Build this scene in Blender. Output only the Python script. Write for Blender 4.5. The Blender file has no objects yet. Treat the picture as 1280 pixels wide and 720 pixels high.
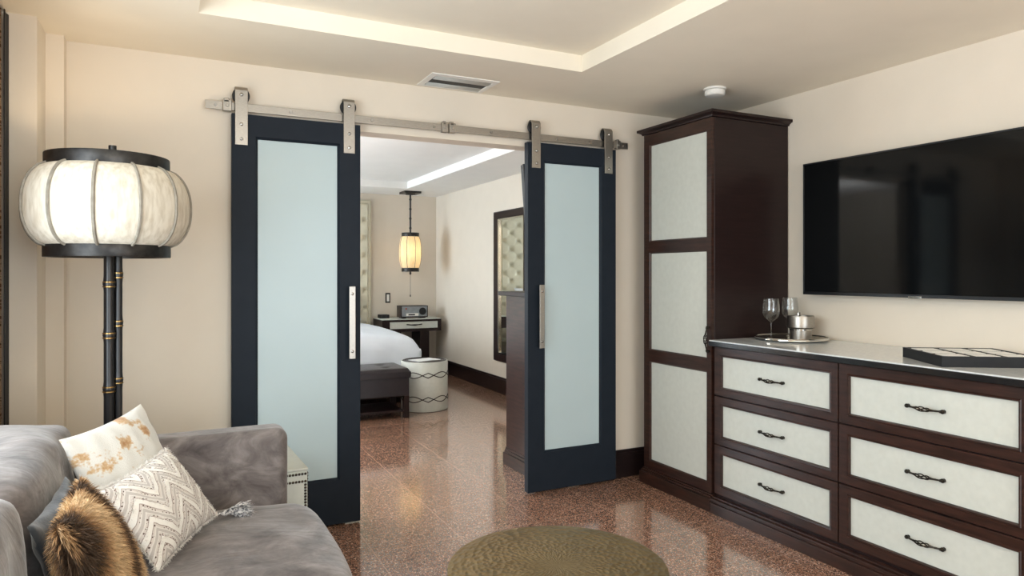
import bpy, bmesh, math, random
from mathutils import Vector, Matrix
from math import pi, sin, cos

random.seed(7)
SC = bpy.context.scene
COL = SC.collection


def s(r, g, b):
    f = lambda c: (c / 255 / 12.92) if c / 255 <= .04045 else ((c / 255 + .055) / 1.055) ** 2.4
    return (f(r), f(g), f(b), 1.0)


# ------------------------------------------------------------------ camera, light, exposure
cam_d = bpy.data.cameras.new('camera')
cam_d.sensor_width = 36.0
cam_d.lens = 860.0 / 1280.0 * 36.0
cam_d.shift_y = -18.0 / 1280.0
cam_d.clip_start = 0.02
cam = bpy.data.objects.new('camera', cam_d)
COL.objects.link(cam)
cam.location = (0, 0, 1.35)
cam.rotation_euler = (pi / 2, 0, -0.4634)
SC.camera = cam

SC.view_settings.view_transform = 'Standard'
SC.view_settings.look = 'None'
SC.view_settings.exposure = -0.05
SC.view_settings.gamma = 1.0
SC.view_settings.use_curve_mapping = False

world = bpy.data.worlds.new('daylight')
SC.world = world
world.use_nodes = True
world.node_tree.nodes['Background'].inputs[0].default_value = (0.86, 0.93, 1.0, 1)
world.node_tree.nodes['Background'].inputs[1].default_value = 1.0


def area(name, loc, rot, sx, sy, power, color):
    d = bpy.data.lights.new(name, 'AREA')
    d.shape = 'RECTANGLE'
    d.size, d.size_y = sx, sy
    d.energy = power
    d.color = color
    o = bpy.data.objects.new(name, d)
    COL.objects.link(o)
    o.location = loc
    o.rotation_euler = rot
    return o


# daylight entering through the windows (each lamp stands outside its window opening)
area('window_daylight', (-0.93, 1.45, 1.45), (0, -pi / 2 - .15, 0), 1.8, 2.3, 88, (0.84, 0.94, 1.0))
area('balcony_daylight', (1.5, -3.25, 1.3), (pi / 2 + .1, 0, 0), 2.9, 2.3, 112, (0.86, 0.94, 1.0))
area('bedroom_daylight', (-1.95, 7.95, 1.4), (0, -pi / 2 - .3, 0), 1.9, 2.0, 160, (0.76, 0.89, 1.0))
# added fill lamps, out of sight, aimed up to brighten ceilings and rooms
area('ceiling_fill_bedroom', (-.2, 5.3, 1.7), (pi, 0, 0), .9, .9, 105, (0.95, 0.98, 1.0))
area('ceiling_fill', (.75, -.8, 1.75), (pi, 0, 0), .9, .9, 66, (1.0, 0.98, 0.95))
LAMP_W = 15.0
PENDANT_W = 4.5


# ------------------------------------------------------------------ materials
def new_mat(name):
    m = bpy.data.materials.new(name)
    m.use_nodes = True
    nt = m.node_tree
    return m, nt, nt.nodes, nt.links, nt.nodes['Principled BSDF']


def setv(b, **kw):
    names = dict(rough='Roughness', metal='Metallic', spec='Specular IOR Level', coat='Coat Weight',
                 coat_rough='Coat Roughness', sheen='Sheen Weight', sheen_rough='Sheen Roughness',
                 trans='Transmission Weight', ior='IOR')
    for k, v in kw.items():
        b.inputs[names[k]].default_value = v


def mat(name, c1, c2=None, scale=20.0, stretch=(1, 1, 1), bump=0.0, bump_scale=None, detail=4.0, contrast=(0.3, 0.7), **kw):
    """noise-mottled principled material"""
    m, nt, N, L, b = new_mat(name)
    if c2 is None:
        c2 = tuple(x * .9 for x in c1[:3]) + (1,)
    tc = N.new('ShaderNodeTexCoord')
    mp = N.new('ShaderNodeMapping')
    mp.inputs['Scale'].default_value = stretch
    L.new(tc.outputs['Object'], mp.inputs[0])
    nz = N.new('ShaderNodeTexNoise')
    nz.inputs['Scale'].default_value = scale
    nz.inputs['Detail'].default_value = detail
    L.new(mp.outputs[0], nz.inputs['Vector'])
    cr = N.new('ShaderNodeValToRGB')
    cr.color_ramp.elements[0].position = contrast[0]
    cr.color_ramp.elements[1].position = contrast[1]
    cr.color_ramp.elements[0].color = c2
    cr.color_ramp.elements[1].color = c1
    L.new(nz.outputs[0], cr.inputs[0])
    L.new(cr.outputs[0], b.inputs['Base Color'])
    if bump:
        n2 = N.new('ShaderNodeTexNoise')
        n2.inputs['Scale'].default_value = bump_scale or scale * 4
        n2.inputs['Detail'].default_value = 3
        L.new(mp.outputs[0], n2.inputs['Vector'])
        bp = N.new('ShaderNodeBump')
        bp.inputs['Strength'].default_value = bump
        bp.inputs['Distance'].default_value = 0.01
        L.new(n2.outputs[0], bp.inputs['Height'])
        L.new(bp.outputs[0], b.inputs['Normal'])
    setv(b, **kw)
    return m


M = {}
M['wall'] = mat('wall_paint', s(226, 215, 199), s(223, 212, 196), scale=6, rough=.75, bump=.02, bump_scale=220, spec=.3)
M['bed_wall'] = mat('bedroom_wall_paint', s(224, 215, 201), s(221, 212, 198), scale=6, rough=.75, bump=.02, bump_scale=220, spec=.3)
M['ceil'] = mat('ceiling_paint', s(240, 231, 214), s(237, 228, 211), scale=5, rough=.85, spec=.2)
M['bed_ceil'] = mat('bedroom_ceiling_paint', s(240, 239, 236), s(237, 236, 233), scale=5, rough=.85, spec=.2)
M['base'] = mat('baseboard_wood', s(36, 25, 24), s(28, 19, 19), scale=9, stretch=(1, 1, 8), rough=.3, spec=.5)
M['navy'] = mat('door_lacquer', s(35, 41, 49), s(32, 38, 46), scale=14, rough=.45, spec=.1)
M['frost'] = mat('frosted_glass', s(186, 202, 205), s(183, 199, 202), scale=3, rough=.2, spec=.28)
M['steel'] = mat('brushed_steel', s(176, 171, 163), s(158, 153, 146), scale=60, stretch=(1, 1, 14), rough=.34, metal=1.0)
M['bolt'] = mat('bolt_steel', s(200, 198, 194), s(140, 138, 135), scale=80, rough=.25, metal=1.0)
M['black_rubber'] = mat('black_wheel', s(28, 28, 30), s(20, 20, 22), scale=40, rough=.5)
M['wood'] = mat('espresso_wood', s(62, 38, 31), s(40, 25, 20), scale=7, stretch=(1, 1, 9), rough=.3, spec=.38, contrast=(.35, .68))
M['wood_h'] = mat('espresso_wood_rail', s(62, 38, 31), s(40, 25, 20), scale=7, stretch=(9, 1, 9), rough=.3, spec=.38, contrast=(.35, .68))
M['wood_dark'] = mat('dark_wood', s(40, 26, 25), s(31, 20, 19), scale=6, stretch=(1, 1, 9), rough=.36, spec=.25)
M['shag'] = mat('cream_shagreen', s(207, 210, 202), s(201, 204, 196), scale=34, rough=.5, bump=.03, bump_scale=420, spec=.4)
M['bronze'] = mat('dark_bronze', s(58, 52, 44), s(32, 29, 26), scale=90, rough=.32, metal=.85)
M['granite'] = mat('black_granite_edge', s(30, 30, 32), s(18, 18, 20), scale=120, rough=.16, spec=.6)
M['chrome'] = mat('polished_silver', s(214, 212, 206), s(205, 203, 198), scale=30, rough=.1, metal=1.0)
M['tv_black'] = mat('tv_plastic', s(22, 24, 28), s(17, 19, 22), scale=50, rough=.35)
M['white_plastic'] = mat('white_plastic', s(238, 236, 230), s(232, 230, 224), scale=30, rough=.4)
M['grey_metal'] = mat('vent_metal', s(200, 203, 200), s(190, 194, 191), scale=30, rough=.4)
M['dark_slot'] = mat('vent_dark', s(70, 70, 68), s(55, 55, 54), scale=30, rough=.7)
M['iron'] = mat('dark_iron_band', s(70, 68, 66), s(42, 41, 41), scale=26, rough=.38, metal=.75)
M['bamboo'] = mat('black_bamboo', s(34, 33, 34), s(22, 21, 22), scale=30, stretch=(1, 1, .2), rough=.3)
M['brass'] = mat('aged_brass', s(196, 160, 104), s(120, 92, 54), scale=70, rough=.3, metal=1.0)
M['rib'] = mat('shade_rib', s(150, 143, 130), s(128, 120, 108), scale=40, rough=.7)
M['leather'] = mat('dark_leather', s(40, 32, 35), s(30, 24, 27), scale=18, rough=.34, bump=.12, bump_scale=160)
M['linen'] = mat('white_duvet', s(226, 231, 238), s(218, 224, 232), scale=5, rough=.9, bump=.05, bump_scale=60, spec=.2)
M['tuft'] = mat('cream_upholstery', s(214, 208, 186), s(204, 198, 176), scale=14, rough=.5, spec=.4)
M['navy_velvet'] = mat('navy_velvet', s(46, 55, 66), s(30, 37, 46), scale=9, rough=.8, sheen=.5, bump=.1, bump_scale=90)
M['fringe'] = mat('white_yarn', s(240, 236, 230), s(216, 210, 203), scale=90, rough=.95, spec=.1)
M['tassel'] = mat('grey_white_yarn', s(226, 224, 222), s(104, 104, 110), scale=140, rough=.95, spec=.1, contrast=(.42, .58))
M['nail'] = mat('bronze_nailheads', s(70, 58, 46), s(40, 33, 28), scale=60, rough=.3, metal=.8)
M['black_lacquer'] = mat('black_lacquer', s(30, 31, 33), s(24, 25, 27), scale=30, rough=.45, spec=.2)
M['ivory'] = mat('ivory_inlay', s(246, 246, 242), s(240, 240, 236), scale=30, rough=.3)
M['paper'] = mat('white_paper', s(240, 240, 238), s(230, 230, 228), scale=10, rough=.7)
M['radio_face'] = mat('radio_face', s(150, 156, 160), s(132, 138, 143), scale=20, rough=.4, metal=.3)
M['red'] = mat('red_lamp', s(180, 60, 40), s(160, 50, 34), scale=20, rough=.5)
M['bedsheet_base'] = mat('bed_base_fabric', s(70, 62, 58), s(60, 52, 49), scale=18, rough=.9)
M['mirror'] = mat('mirror_glass', s(232, 236, 232), s(230, 234, 230), scale=3, rough=.015, metal=1.0)


def mat_screen():
    m, nt, N, L, b = new_mat('tv_screen')
    tc = N.new('ShaderNodeTexCoord')
    nz = N.new('ShaderNodeTexNoise')
    nz.inputs['Scale'].default_value = 2
    L.new(tc.outputs['Object'], nz.inputs['Vector'])
    cr = N.new('ShaderNodeValToRGB')
    cr.color_ramp.elements[0].color = (.0035, .004, .0045, 1)
    cr.color_ramp.elements[1].color = (.0045, .005, .0055, 1)
    L.new(nz.outputs[0], cr.inputs[0])
    L.new(cr.outputs[0], b.inputs['Base Color'])
    setv(b, rough=.07, spec=.2)
    return m


M['screen'] = mat_screen()


def mat_glass():
    """thin clear glass: see-through with mirror-like reflection growing towards the edges"""
    m, nt, N, L, b = new_mat('clear_glass')
    N.remove(b)
    fr = N.new('ShaderNodeLayerWeight'); fr.inputs['Blend'].default_value = .5
    pw = N.new('ShaderNodeMath'); pw.operation = 'POWER'; pw.inputs[1].default_value = 3.0; L.new(fr.outputs['Facing'], pw.inputs[0])
    nz = N.new('ShaderNodeTexNoise'); nz.inputs['Scale'].default_value = 4
    mr = N.new('ShaderNodeMapRange'); mr.inputs[3].default_value = .02; mr.inputs[4].default_value = .04
    L.new(nz.outputs[0], mr.inputs[0])
    tr = N.new('ShaderNodeBsdfTransparent'); tr.inputs[0].default_value = (.93, .94, .94, 1)
    gl = N.new('ShaderNodeBsdfGlossy'); gl.inputs[0].default_value = (1, 1, 1, 1)
    L.new(mr.outputs[0], gl.inputs['Roughness'])
    mx = N.new('ShaderNodeMixShader')
    ml = N.new('ShaderNodeMath'); ml.operation = 'MULTIPLY_ADD'; ml.inputs[1].default_value = .7; ml.inputs[2].default_value = .045
    L.new(pw.outputs[0], ml.inputs[0])
    L.new(ml.outputs[0], mx.inputs[0]); L.new(tr.outputs[0], mx.inputs[1]); L.new(gl.outputs[0], mx.inputs[2])
    L.new(mx.outputs[0], N['Material Output'].inputs[0])
    return m


M['glass'] = mat_glass()


def mat_floor():
    m, nt, N, L, b = new_mat('granite_tile_floor')
    tc = N.new('ShaderNodeTexCoord')
    P = tc.outputs['Object']
    # speckle: two cell patterns of crystals
    v1 = N.new('ShaderNodeTexVoronoi'); v1.inputs['Scale'].default_value = 230
    L.new(P, v1.inputs['Vector'])
    sep = N.new('ShaderNodeSeparateColor'); L.new(v1.outputs['Color'], sep.inputs[0])
    cr = N.new('ShaderNodeValToRGB')
    e = cr.color_ramp.elements
    e[0].position, e[0].color = 0.0, s(86, 58, 49)
    e[1].position, e[1].color = 1.0, s(228, 202, 184)
    for p, c in ((.22, s(110, 77, 62)), (.55, s(147, 107, 86)), (.82, s(175, 133, 109)), (.93, s(214, 170, 144))):
        x = e.new(p); x.color = c
    L.new(sep.outputs[0], cr.inputs[0])
    nz = N.new('ShaderNodeTexNoise'); nz.inputs['Scale'].default_value = 45; nz.inputs['Detail'].default_value = 3
    L.new(P, nz.inputs['Vector'])
    mr = N.new('ShaderNodeMapRange'); mr.inputs[1].default_value = .3; mr.inputs[2].default_value = .7
    mr.inputs[3].default_value = .8; mr.inputs[4].default_value = 1.15
    L.new(nz.outputs[0], mr.inputs[0])
    mul = N.new('ShaderNodeVectorMath'); mul.operation = 'SCALE'
    L.new(cr.outputs[0], mul.inputs[0]); L.new(mr.outputs[0], mul.inputs['Scale'])
    # grout lines
    sx = N.new('ShaderNodeSeparateXYZ'); L.new(P, sx.inputs[0])

    def line(out, phase):
        a = N.new('ShaderNodeMath'); a.operation = 'SUBTRACT'; L.new(out, a.inputs[0]); a.inputs[1].default_value = phase
        d = N.new('ShaderNodeMath'); d.operation = 'PINGPONG'; L.new(a.outputs[0], d.inputs[0]); d.inputs[1].default_value = .225
        c = N.new('ShaderNodeMath'); c.operation = 'LESS_THAN'; L.new(d.outputs[0], c.inputs[0]); c.inputs[1].default_value = .0024
        return c.outputs[0]
    mx = N.new('ShaderNodeMath'); mx.operation = 'MAXIMUM'
    L.new(line(sx.outputs[0], 2.69), mx.inputs[0]); L.new(line(sx.outputs[1], 3.725), mx.inputs[1])
    mix = N.new('ShaderNodeMix'); mix.data_type = 'RGBA'
    L.new(mx.outputs[0], mix.inputs[0]); L.new(mul.outputs[0], mix.inputs[6])
    mix.inputs[7].default_value = s(184, 150, 130)
    L.new(mix.outputs[2], b.inputs['Base Color'])
    r = N.new('ShaderNodeMapRange'); r.inputs[3].default_value = .11; r.inputs[4].default_value = .17
    L.new(nz.outputs[0], r.inputs[0]); L.new(r.outputs[0], b.inputs['Roughness'])
    setv(b, spec=1.0, coat=.7, coat_rough=.09)
    return m


M['floor'] = mat_floor()


def mat_counter():
    m, nt, N, L, b = new_mat('polished_counter_top')
    tc = N.new('ShaderNodeTexCoord')
    nz = N.new('ShaderNodeTexNoise'); nz.inputs['Scale'].default_value = 70; nz.inputs['Detail'].default_value = 5
    L.new(tc.outputs['Object'], nz.inputs['Vector'])
    cr = N.new('ShaderNodeValToRGB')
    cr.color_ramp.elements[0].position = .35; cr.color_ramp.elements[0].color = s(214, 218, 218)
    cr.color_ramp.elements[1].position = .7; cr.color_ramp.elements[1].color = s(226, 230, 230)
    L.new(nz.outputs[0], cr.inputs[0]); L.new(cr.outputs[0], b.inputs['Base Color'])
    setv(b, rough=.12, spec=.5)
    return m


M['counter'] = mat_counter()


def mat_velvet(name, c1, c2, c3):
    m, nt, N, L, b = new_mat(name)
    tc = N.new('ShaderNodeTexCoord')
    mp = N.new('ShaderNodeMapping'); mp.inputs['Scale'].default_value = (1, 1, 1.6)
    L.new(tc.outputs['Object'], mp.inputs[0])
    n1 = N.new('ShaderNodeTexNoise'); n1.inputs['Scale'].default_value = 6.5; n1.inputs['Detail'].default_value = 7
    n1.inputs['Roughness'].default_value = .65; n1.inputs['Distortion'].default_value = .8
    L.new(mp.outputs[0], n1.inputs['Vector'])
    cr = N.new('ShaderNodeValToRGB')
    e = cr.color_ramp.elements
    e[0].position, e[0].color = .3, c3
    e[1].position, e[1].color = .72, c1
    x = e.new(.5); x.color = c2
    L.new(n1.outputs[0], cr.inputs[0]); L.new(cr.outputs[0], b.inputs['Base Color'])
    bp = N.new('ShaderNodeBump'); bp.inputs['Strength'].default_value = .12; bp.inputs['Distance'].default_value = .02
    n2 = N.new('ShaderNodeTexNoise'); n2.inputs['Scale'].default_value = 16; n2.inputs['Detail'].default_value = 4
    L.new(mp.outputs[0], n2.inputs['Vector']); L.new(n2.outputs[0], bp.inputs['Height']); L.new(bp.outputs[0], b.inputs['Normal'])
    wv = N.new('ShaderNodeTexNoise'); wv.inputs['Scale'].default_value = 3.5; wv.inputs['Detail'].default_value = 3; wv.inputs['Distortion'].default_value = 1.2
    m3 = N.new('ShaderNodeMapping'); m3.inputs['Scale'].default_value = (1.2, 2.6, 1.8); m3.inputs['Rotation'].default_value = (0, 0, .35)
    L.new(tc.outputs['Object'], m3.inputs[0]); L.new(m3.outputs[0], wv.inputs['Vector'])
    b2 = N.new('ShaderNodeBump'); b2.inputs['Strength'].default_value = .16; b2.inputs['Distance'].default_value = .03
    L.new(wv.outputs[0], b2.inputs['Height']); L.new(bp.outputs[0], b2.inputs['Normal']); L.new(b2.outputs[0], b.inputs['Normal'])
    setv(b, rough=.8, sheen=.45, sheen_rough=.4, spec=.25)
    return m


M['velvet'] = mat_velvet('mauve_grey_velvet', s(143, 134, 131), s(108, 100, 97), s(74, 67, 66))


def mat_shade(name, warm, c1, c2, tr):
    m, nt, N, L, b = new_mat(name)
    tc = N.new('ShaderNodeTexCoord')
    mp = N.new('ShaderNodeMapping'); mp.inputs['Scale'].default_value = (9, 9, 2)
    L.new(tc.outputs['Object'], mp.inputs[0])
    nz = N.new('ShaderNodeTexNoise'); nz.inputs['Scale'].default_value = 7; nz.inputs['Detail'].default_value = 6
    L.new(mp.outputs[0], nz.inputs['Vector'])
    cr = N.new('ShaderNodeValToRGB')
    cr.color_ramp.elements[0].position = .3; cr.color_ramp.elements[0].color = c2
    cr.color_ramp.elements[1].position = .6; cr.color_ramp.elements[1].color = c1
    L.new(nz.outputs[0], cr.inputs[0])
    df = N.new('ShaderNodeBsdfDiffuse'); L.new(cr.outputs[0], df.inputs[0])
    mt = N.new('ShaderNodeVectorMath'); mt.operation = 'MULTIPLY'; mt.inputs[1].default_value = warm
    L.new(cr.outputs[0], mt.inputs[0])
    tl = N.new('ShaderNodeBsdfTranslucent'); L.new(mt.outputs[0], tl.inputs[0])
    mx = N.new('ShaderNodeMixShader'); mx.inputs[0].default_value = tr
    L.new(df.outputs[0], mx.inputs[1]); L.new(tl.outputs[0], mx.inputs[2])
    L.new(mx.outputs[0], N['Material Output'].inputs[0])
    N.remove(b)
    return m


M['shade'] = mat_shade('silk_lamp_shade', (1, .97, .9), s(222, 214, 199), s(198, 187, 168), .022)
M['pendant_shade'] = mat_shade('pendant_shade_silk', (1, .9, .7), s(250, 240, 220), s(240, 226, 200), .6)


def mat_hammer():
    m, nt, N, L, b = new_mat('hammered_brass')
    tc = N.new('ShaderNodeTexCoord')
    sx = N.new('ShaderNodeSeparateXYZ'); L.new(tc.outputs['Object'], sx.inputs[0])
    at = N.new('ShaderNodeMath'); at.operation = 'ARCTAN2'; L.new(sx.outputs[1], at.inputs[0]); L.new(sx.outputs[0], at.inputs[1])
    ln = N.new('ShaderNodeVectorMath'); ln.operation = 'LENGTH'
    fl = N.new('ShaderNodeVectorMath'); fl.operation = 'MULTIPLY'; fl.inputs[1].default_value = (1, 1, 0)
    L.new(tc.outputs['Object'], fl.inputs[0]); L.new(fl.outputs[0], ln.inputs[0])
    cb = N.new('ShaderNodeCombineXYZ')
    m1 = N.new('ShaderNodeMath'); m1.operation = 'MULTIPLY'; m1.inputs[1].default_value = 12.5; L.new(at.outputs[0], m1.inputs[0])
    m2 = N.new('ShaderNodeMath'); m2.operation = 'MULTIPLY'; m2.inputs[1].default_value = 66; L.new(ln.outputs['Value'], m2.inputs[0])
    m3 = N.new('ShaderNodeMath'); m3.operation = 'MULTIPLY'; m3.inputs[1].default_value = 60; L.new(sx.outputs[2], m3.inputs[0])
    L.new(m1.outputs[0], cb.inputs[0]); L.new(m2.outputs[0], cb.inputs[1]); L.new(m3.outputs[0], cb.inputs[2])
    v = N.new('ShaderNodeTexVoronoi'); v.inputs['Scale'].default_value = 1.0; v.feature = 'SMOOTH_F1'
    v.inputs['Smoothness'].default_value = .35
    L.new(cb.outputs[0], v.inputs['Vector'])
    bp = N.new('ShaderNodeBump'); bp.inputs['Strength'].default_value = .8; bp.inputs['Distance'].default_value = .008
    fd = N.new('ShaderNodeMapRange'); fd.inputs[1].default_value = .0; fd.inputs[2].default_value = .13; fd.inputs[3].default_value = .03; fd.inputs[4].default_value = 1.0
    L.new(ln.outputs['Value'], fd.inputs[0])
    hm = N.new('ShaderNodeMath'); hm.operation = 'MULTIPLY'; L.new(v.outputs['Distance'], hm.inputs[0]); L.new(fd.outputs[0], hm.inputs[1])
    L.new(hm.outputs[0], bp.inputs['Height']); L.new(bp.outputs[0], b.inputs['Normal'])
    nz = N.new('ShaderNodeTexNoise'); nz.inputs['Scale'].default_value = 9
    L.new(tc.outputs['Object'], nz.inputs['Vector'])
    cr = N.new('ShaderNodeValToRGB')
    cr.color_ramp.elements[0].color = s(146, 125, 88); cr.color_ramp.elements[1].color = s(184, 161, 120)
    L.new(nz.outputs[0], cr.inputs[0]); L.new(cr.outputs[0], b.inputs['Base Color'])
    setv(b, metal=1.0, rough=.36)
    return m


M['hammer'] = mat_hammer()


def mat_cowhide():
    m, nt, N, L, b = new_mat('cowhide')
    tc = N.new('ShaderNodeTexCoord')
    n1 = N.new('ShaderNodeTexNoise'); n1.inputs['Scale'].default_value = 7.0; n1.inputs['Detail'].default_value = 6
    n1.inputs['Roughness'].default_value = .62
    mp = N.new('ShaderNodeMapping'); mp.inputs['Location'].default_value = (3.31, .7, 0); mp.inputs['Scale'].default_value = (1, 1, .3)
    L.new(tc.outputs['Object'], mp.inputs[0]); L.new(mp.outputs[0], n1.inputs['Vector'])
    cr = N.new('ShaderNodeValToRGB')
    e = cr.color_ramp.elements
    e[0].position, e[0].color = .55, s(224, 222, 216)
    e[1].position, e[1].color = .635, s(176, 128, 80)
    x = e.new(.58); x.color = s(206, 176, 138)
    L.new(n1.outputs[0], cr.inputs[0]); L.new(cr.outputs[0], b.inputs['Base Color'])
    n2 = N.new('ShaderNodeTexNoise'); n2.inputs['Scale'].default_value = 260; n2.inputs['Detail'].default_value = 3
    L.new(tc.outputs['Object'], n2.inputs['Vector'])
    bp = N.new('ShaderNodeBump'); bp.inputs['Strength'].default_value = .35; bp.inputs['Distance'].default_value = .006
    L.new(n2.outputs[0], bp.inputs['Height']); L.new(bp.outputs[0], b.inputs['Normal'])
    setv(b, rough=.85, sheen=.3, spec=.2)
    return m


M['cowhide'] = mat_cowhide()


def mat_fur():
    m, nt, N, L, b = new_mat('brown_fur')
    tc = N.new('ShaderNodeTexCoord')
    mp = N.new('ShaderNodeMapping'); mp.inputs['Rotation'].default_value = (0, 0, .5)
    L.new(tc.outputs['Object'], mp.inputs[0])
    w = N.new('ShaderNodeTexWave'); w.inputs['Scale'].default_value = 1.7; w.inputs['Distortion'].default_value = 5.5
    w.inputs['Detail'].default_value = 3
    L.new(mp.outputs[0], w.inputs['Vector'])
    cr = N.new('ShaderNodeValToRGB')
    e = cr.color_ramp.elements
    e[0].position, e[0].color = .12, s(78, 60, 46)
    e[1].position, e[1].color = .9, s(218, 186, 144)
    x = e.new(.4); x.color = s(168, 128, 88)
    L.new(w.outputs[0], cr.inputs[0])
    n2 = N.new('ShaderNodeTexNoise'); n2.inputs['Scale'].default_value = 60
    L.new(tc.outputs['Object'], n2.inputs['Vector'])
    mr = N.new('ShaderNodeMapRange'); mr.inputs[1].default_value = .3; mr.inputs[2].default_value = .7
    mr.inputs[3].default_value = .7; mr.inputs[4].default_value = 1.2
    L.new(n2.outputs[0], mr.inputs[0])
    sc = N.new('ShaderNodeVectorMath'); sc.operation = 'SCALE'
    L.new(cr.outputs[0], sc.inputs[0]); L.new(mr.outputs[0], sc.inputs['Scale'])
    L.new(sc.outputs[0], b.inputs['Base Color'])
    setv(b, rough=.6, spec=.3)
    return m


M['fur'] = mat_fur()

CHEV_K, CHEV_A, CHEV_P = 6.5, 0.085, 0.068     # zigzags per metre, height of a zigzag, row pitch


def mat_chevron():
    """woven wool with zigzag rows and rows of dark sequins"""
    m, nt, N, L, b = new_mat('zigzag_weave')
    tc = N.new('ShaderNodeTexCoord')
    sx = N.new('ShaderNodeSeparateXYZ'); L.new(tc.outputs['Object'], sx.inputs[0])

    def mth(op, a, c):
        n = N.new('ShaderNodeMath'); n.operation = op
        for i, q in enumerate((a, c)):
            if q is None:
                continue
            if isinstance(q, (int, float)):
                n.inputs[i].default_value = q
            else:
                L.new(q, n.inputs[i])
        return n.outputs[0]
    tri = mth('PINGPONG', sx.outputs[0], .5 / CHEV_K)
    dn = N.new('ShaderNodeTexNoise'); dn.inputs['Scale'].default_value = 14; L.new(tc.outputs['Object'], dn.inputs['Vector'])
    zz0 = mth('ADD', sx.outputs[1], mth('MULTIPLY', tri, CHEV_A * 2 * CHEV_K))
    zz = mth('ADD', zz0, mth('MULTIPLY', dn.outputs[0], .022))
    row = mth('PINGPONG', zz, CHEV_P / 2)
    t = mth('DIVIDE', row, CHEV_P / 2)
    cr = N.new('ShaderNodeValToRGB')
    cr.color_ramp.interpolation = 'CONSTANT'
    e = cr.color_ramp.elements
    e[0].position, e[0].color = 0.0, s(240, 236, 230)
    e[1].position, e[1].color = .82, s(196, 188, 182)
    for p, c in ((.32, s(170, 156, 148)), (.42, s(214, 205, 198)), (.66, s(226, 220, 214))):
        x = e.new(p); x.color = c
    L.new(t, cr.inputs[0])
    # sequins: small round dark dots along the middle of the coloured stripes
    vd = N.new('ShaderNodeTexVoronoi'); vd.inputs['Scale'].default_value = 120; vd.inputs['Randomness'].default_value = .35
    L.new(tc.outputs['Object'], vd.inputs['Vector'])
    dot = mth('LESS_THAN', vd.outputs['Distance'], .34)
    inb = mth('MULTIPLY', mth('GREATER_THAN', t, .40), mth('LESS_THAN', t, .66))
    msk = mth('MULTIPLY', dot, inb)
    mix = N.new('ShaderNodeMix'); mix.data_type = 'RGBA'
    L.new(msk, mix.inputs[0]); L.new(cr.outputs[0], mix.inputs[6]); mix.inputs[7].default_value = s(96, 78, 70)
    L.new(mix.outputs[2], b.inputs['Base Color'])
    nz = N.new('ShaderNodeTexNoise'); nz.inputs['Scale'].default_value = 300
    L.new(tc.outputs['Object'], nz.inputs['Vector'])
    bp = N.new('ShaderNodeBump'); bp.inputs['Strength'].default_value = .4; bp.inputs['Distance'].default_value = .005
    L.new(nz.outputs[0], bp.inputs['Height']); L.new(bp.outputs[0], b.inputs['Normal'])
    setv(b, rough=.9, spec=.2)
    return m


M['chevron'] = mat_chevron()


def mat_curtain():
    m, nt, N, L, b = new_mat('brown_patterned_curtain')
    tc = N.new('ShaderNodeTexCoord')
    v = N.new('ShaderNodeTexVoronoi'); v.inputs['Scale'].default_value = 30; v.feature = 'DISTANCE_TO_EDGE'
    mp = N.new('ShaderNodeMapping'); mp.inputs['Scale'].default_value = (1, 1, 2.2)
    L.new(tc.outputs['Object'], mp.inputs[0]); L.new(mp.outputs[0], v.inputs['Vector'])
    cr = N.new('ShaderNodeValToRGB')
    e = cr.color_ramp.elements
    e[0].position, e[0].color = .08, s(214, 184, 148)
    e[1].position, e[1].color = .2, s(140, 98, 62)
    L.new(v.outputs[0], cr.inputs[0])
    L.new(cr.outputs[0], b.inputs['Base Color'])
    setv(b, rough=.85, spec=.2)
    tl = N.new('ShaderNodeBsdfTranslucent'); L.new(cr.outputs[0], tl.inputs[0])
    mx = N.new('ShaderNodeMixShader'); mx.inputs[0].default_value = .45
    L.new(b.outputs[0], mx.inputs[1]); L.new(tl.outputs[0], mx.inputs[2]); L.new(mx.outputs[0], N['Material Output'].inputs[0])
    return m


M['curtain'] = mat_curtain()


# ------------------------------------------------------------------ mesh helpers
def BM():
    return bmesh.new()


def bx(bm, x0, x1, y0, y1, z0, z1, mtx=None):
    vs = [bm.verts.new((x, y, z)) for z in (z0, z1) for y in (y0, y1) for x in (x0, x1)]
    for f in ((0, 2, 3, 1), (4, 5, 7, 6), (0, 1, 5, 4), (2, 6, 7, 3), (0, 4, 6, 2), (1, 3, 7, 5)):
        bm.faces.new([vs[i] for i in f])
    if mtx is not None:
        for v in vs:
            v.co = mtx @ v.co
    return vs


def rings(bm, f, rects, cap_last=False, cap_first=False):
    """loft mitred rectangles (a0,a1,b0,b1,depth) through the mapping f(a,b,d)"""
    prev = None
    for i, (a0, a1, b0, b1, d) in enumerate(rects):
        cur = [bm.verts.new(f(a, b, d)) for a, b in ((a0, b0), (a1, b0), (a1, b1), (a0, b1))]
        if prev:
            for k in range(4):
                bm.faces.new((prev[k], prev[(k + 1) % 4], cur[(k + 1) % 4], cur[k]))
        elif cap_first:
            bm.faces.new(cur)
        prev = cur
    if cap_last:
        bm.faces.new(prev)


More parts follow.
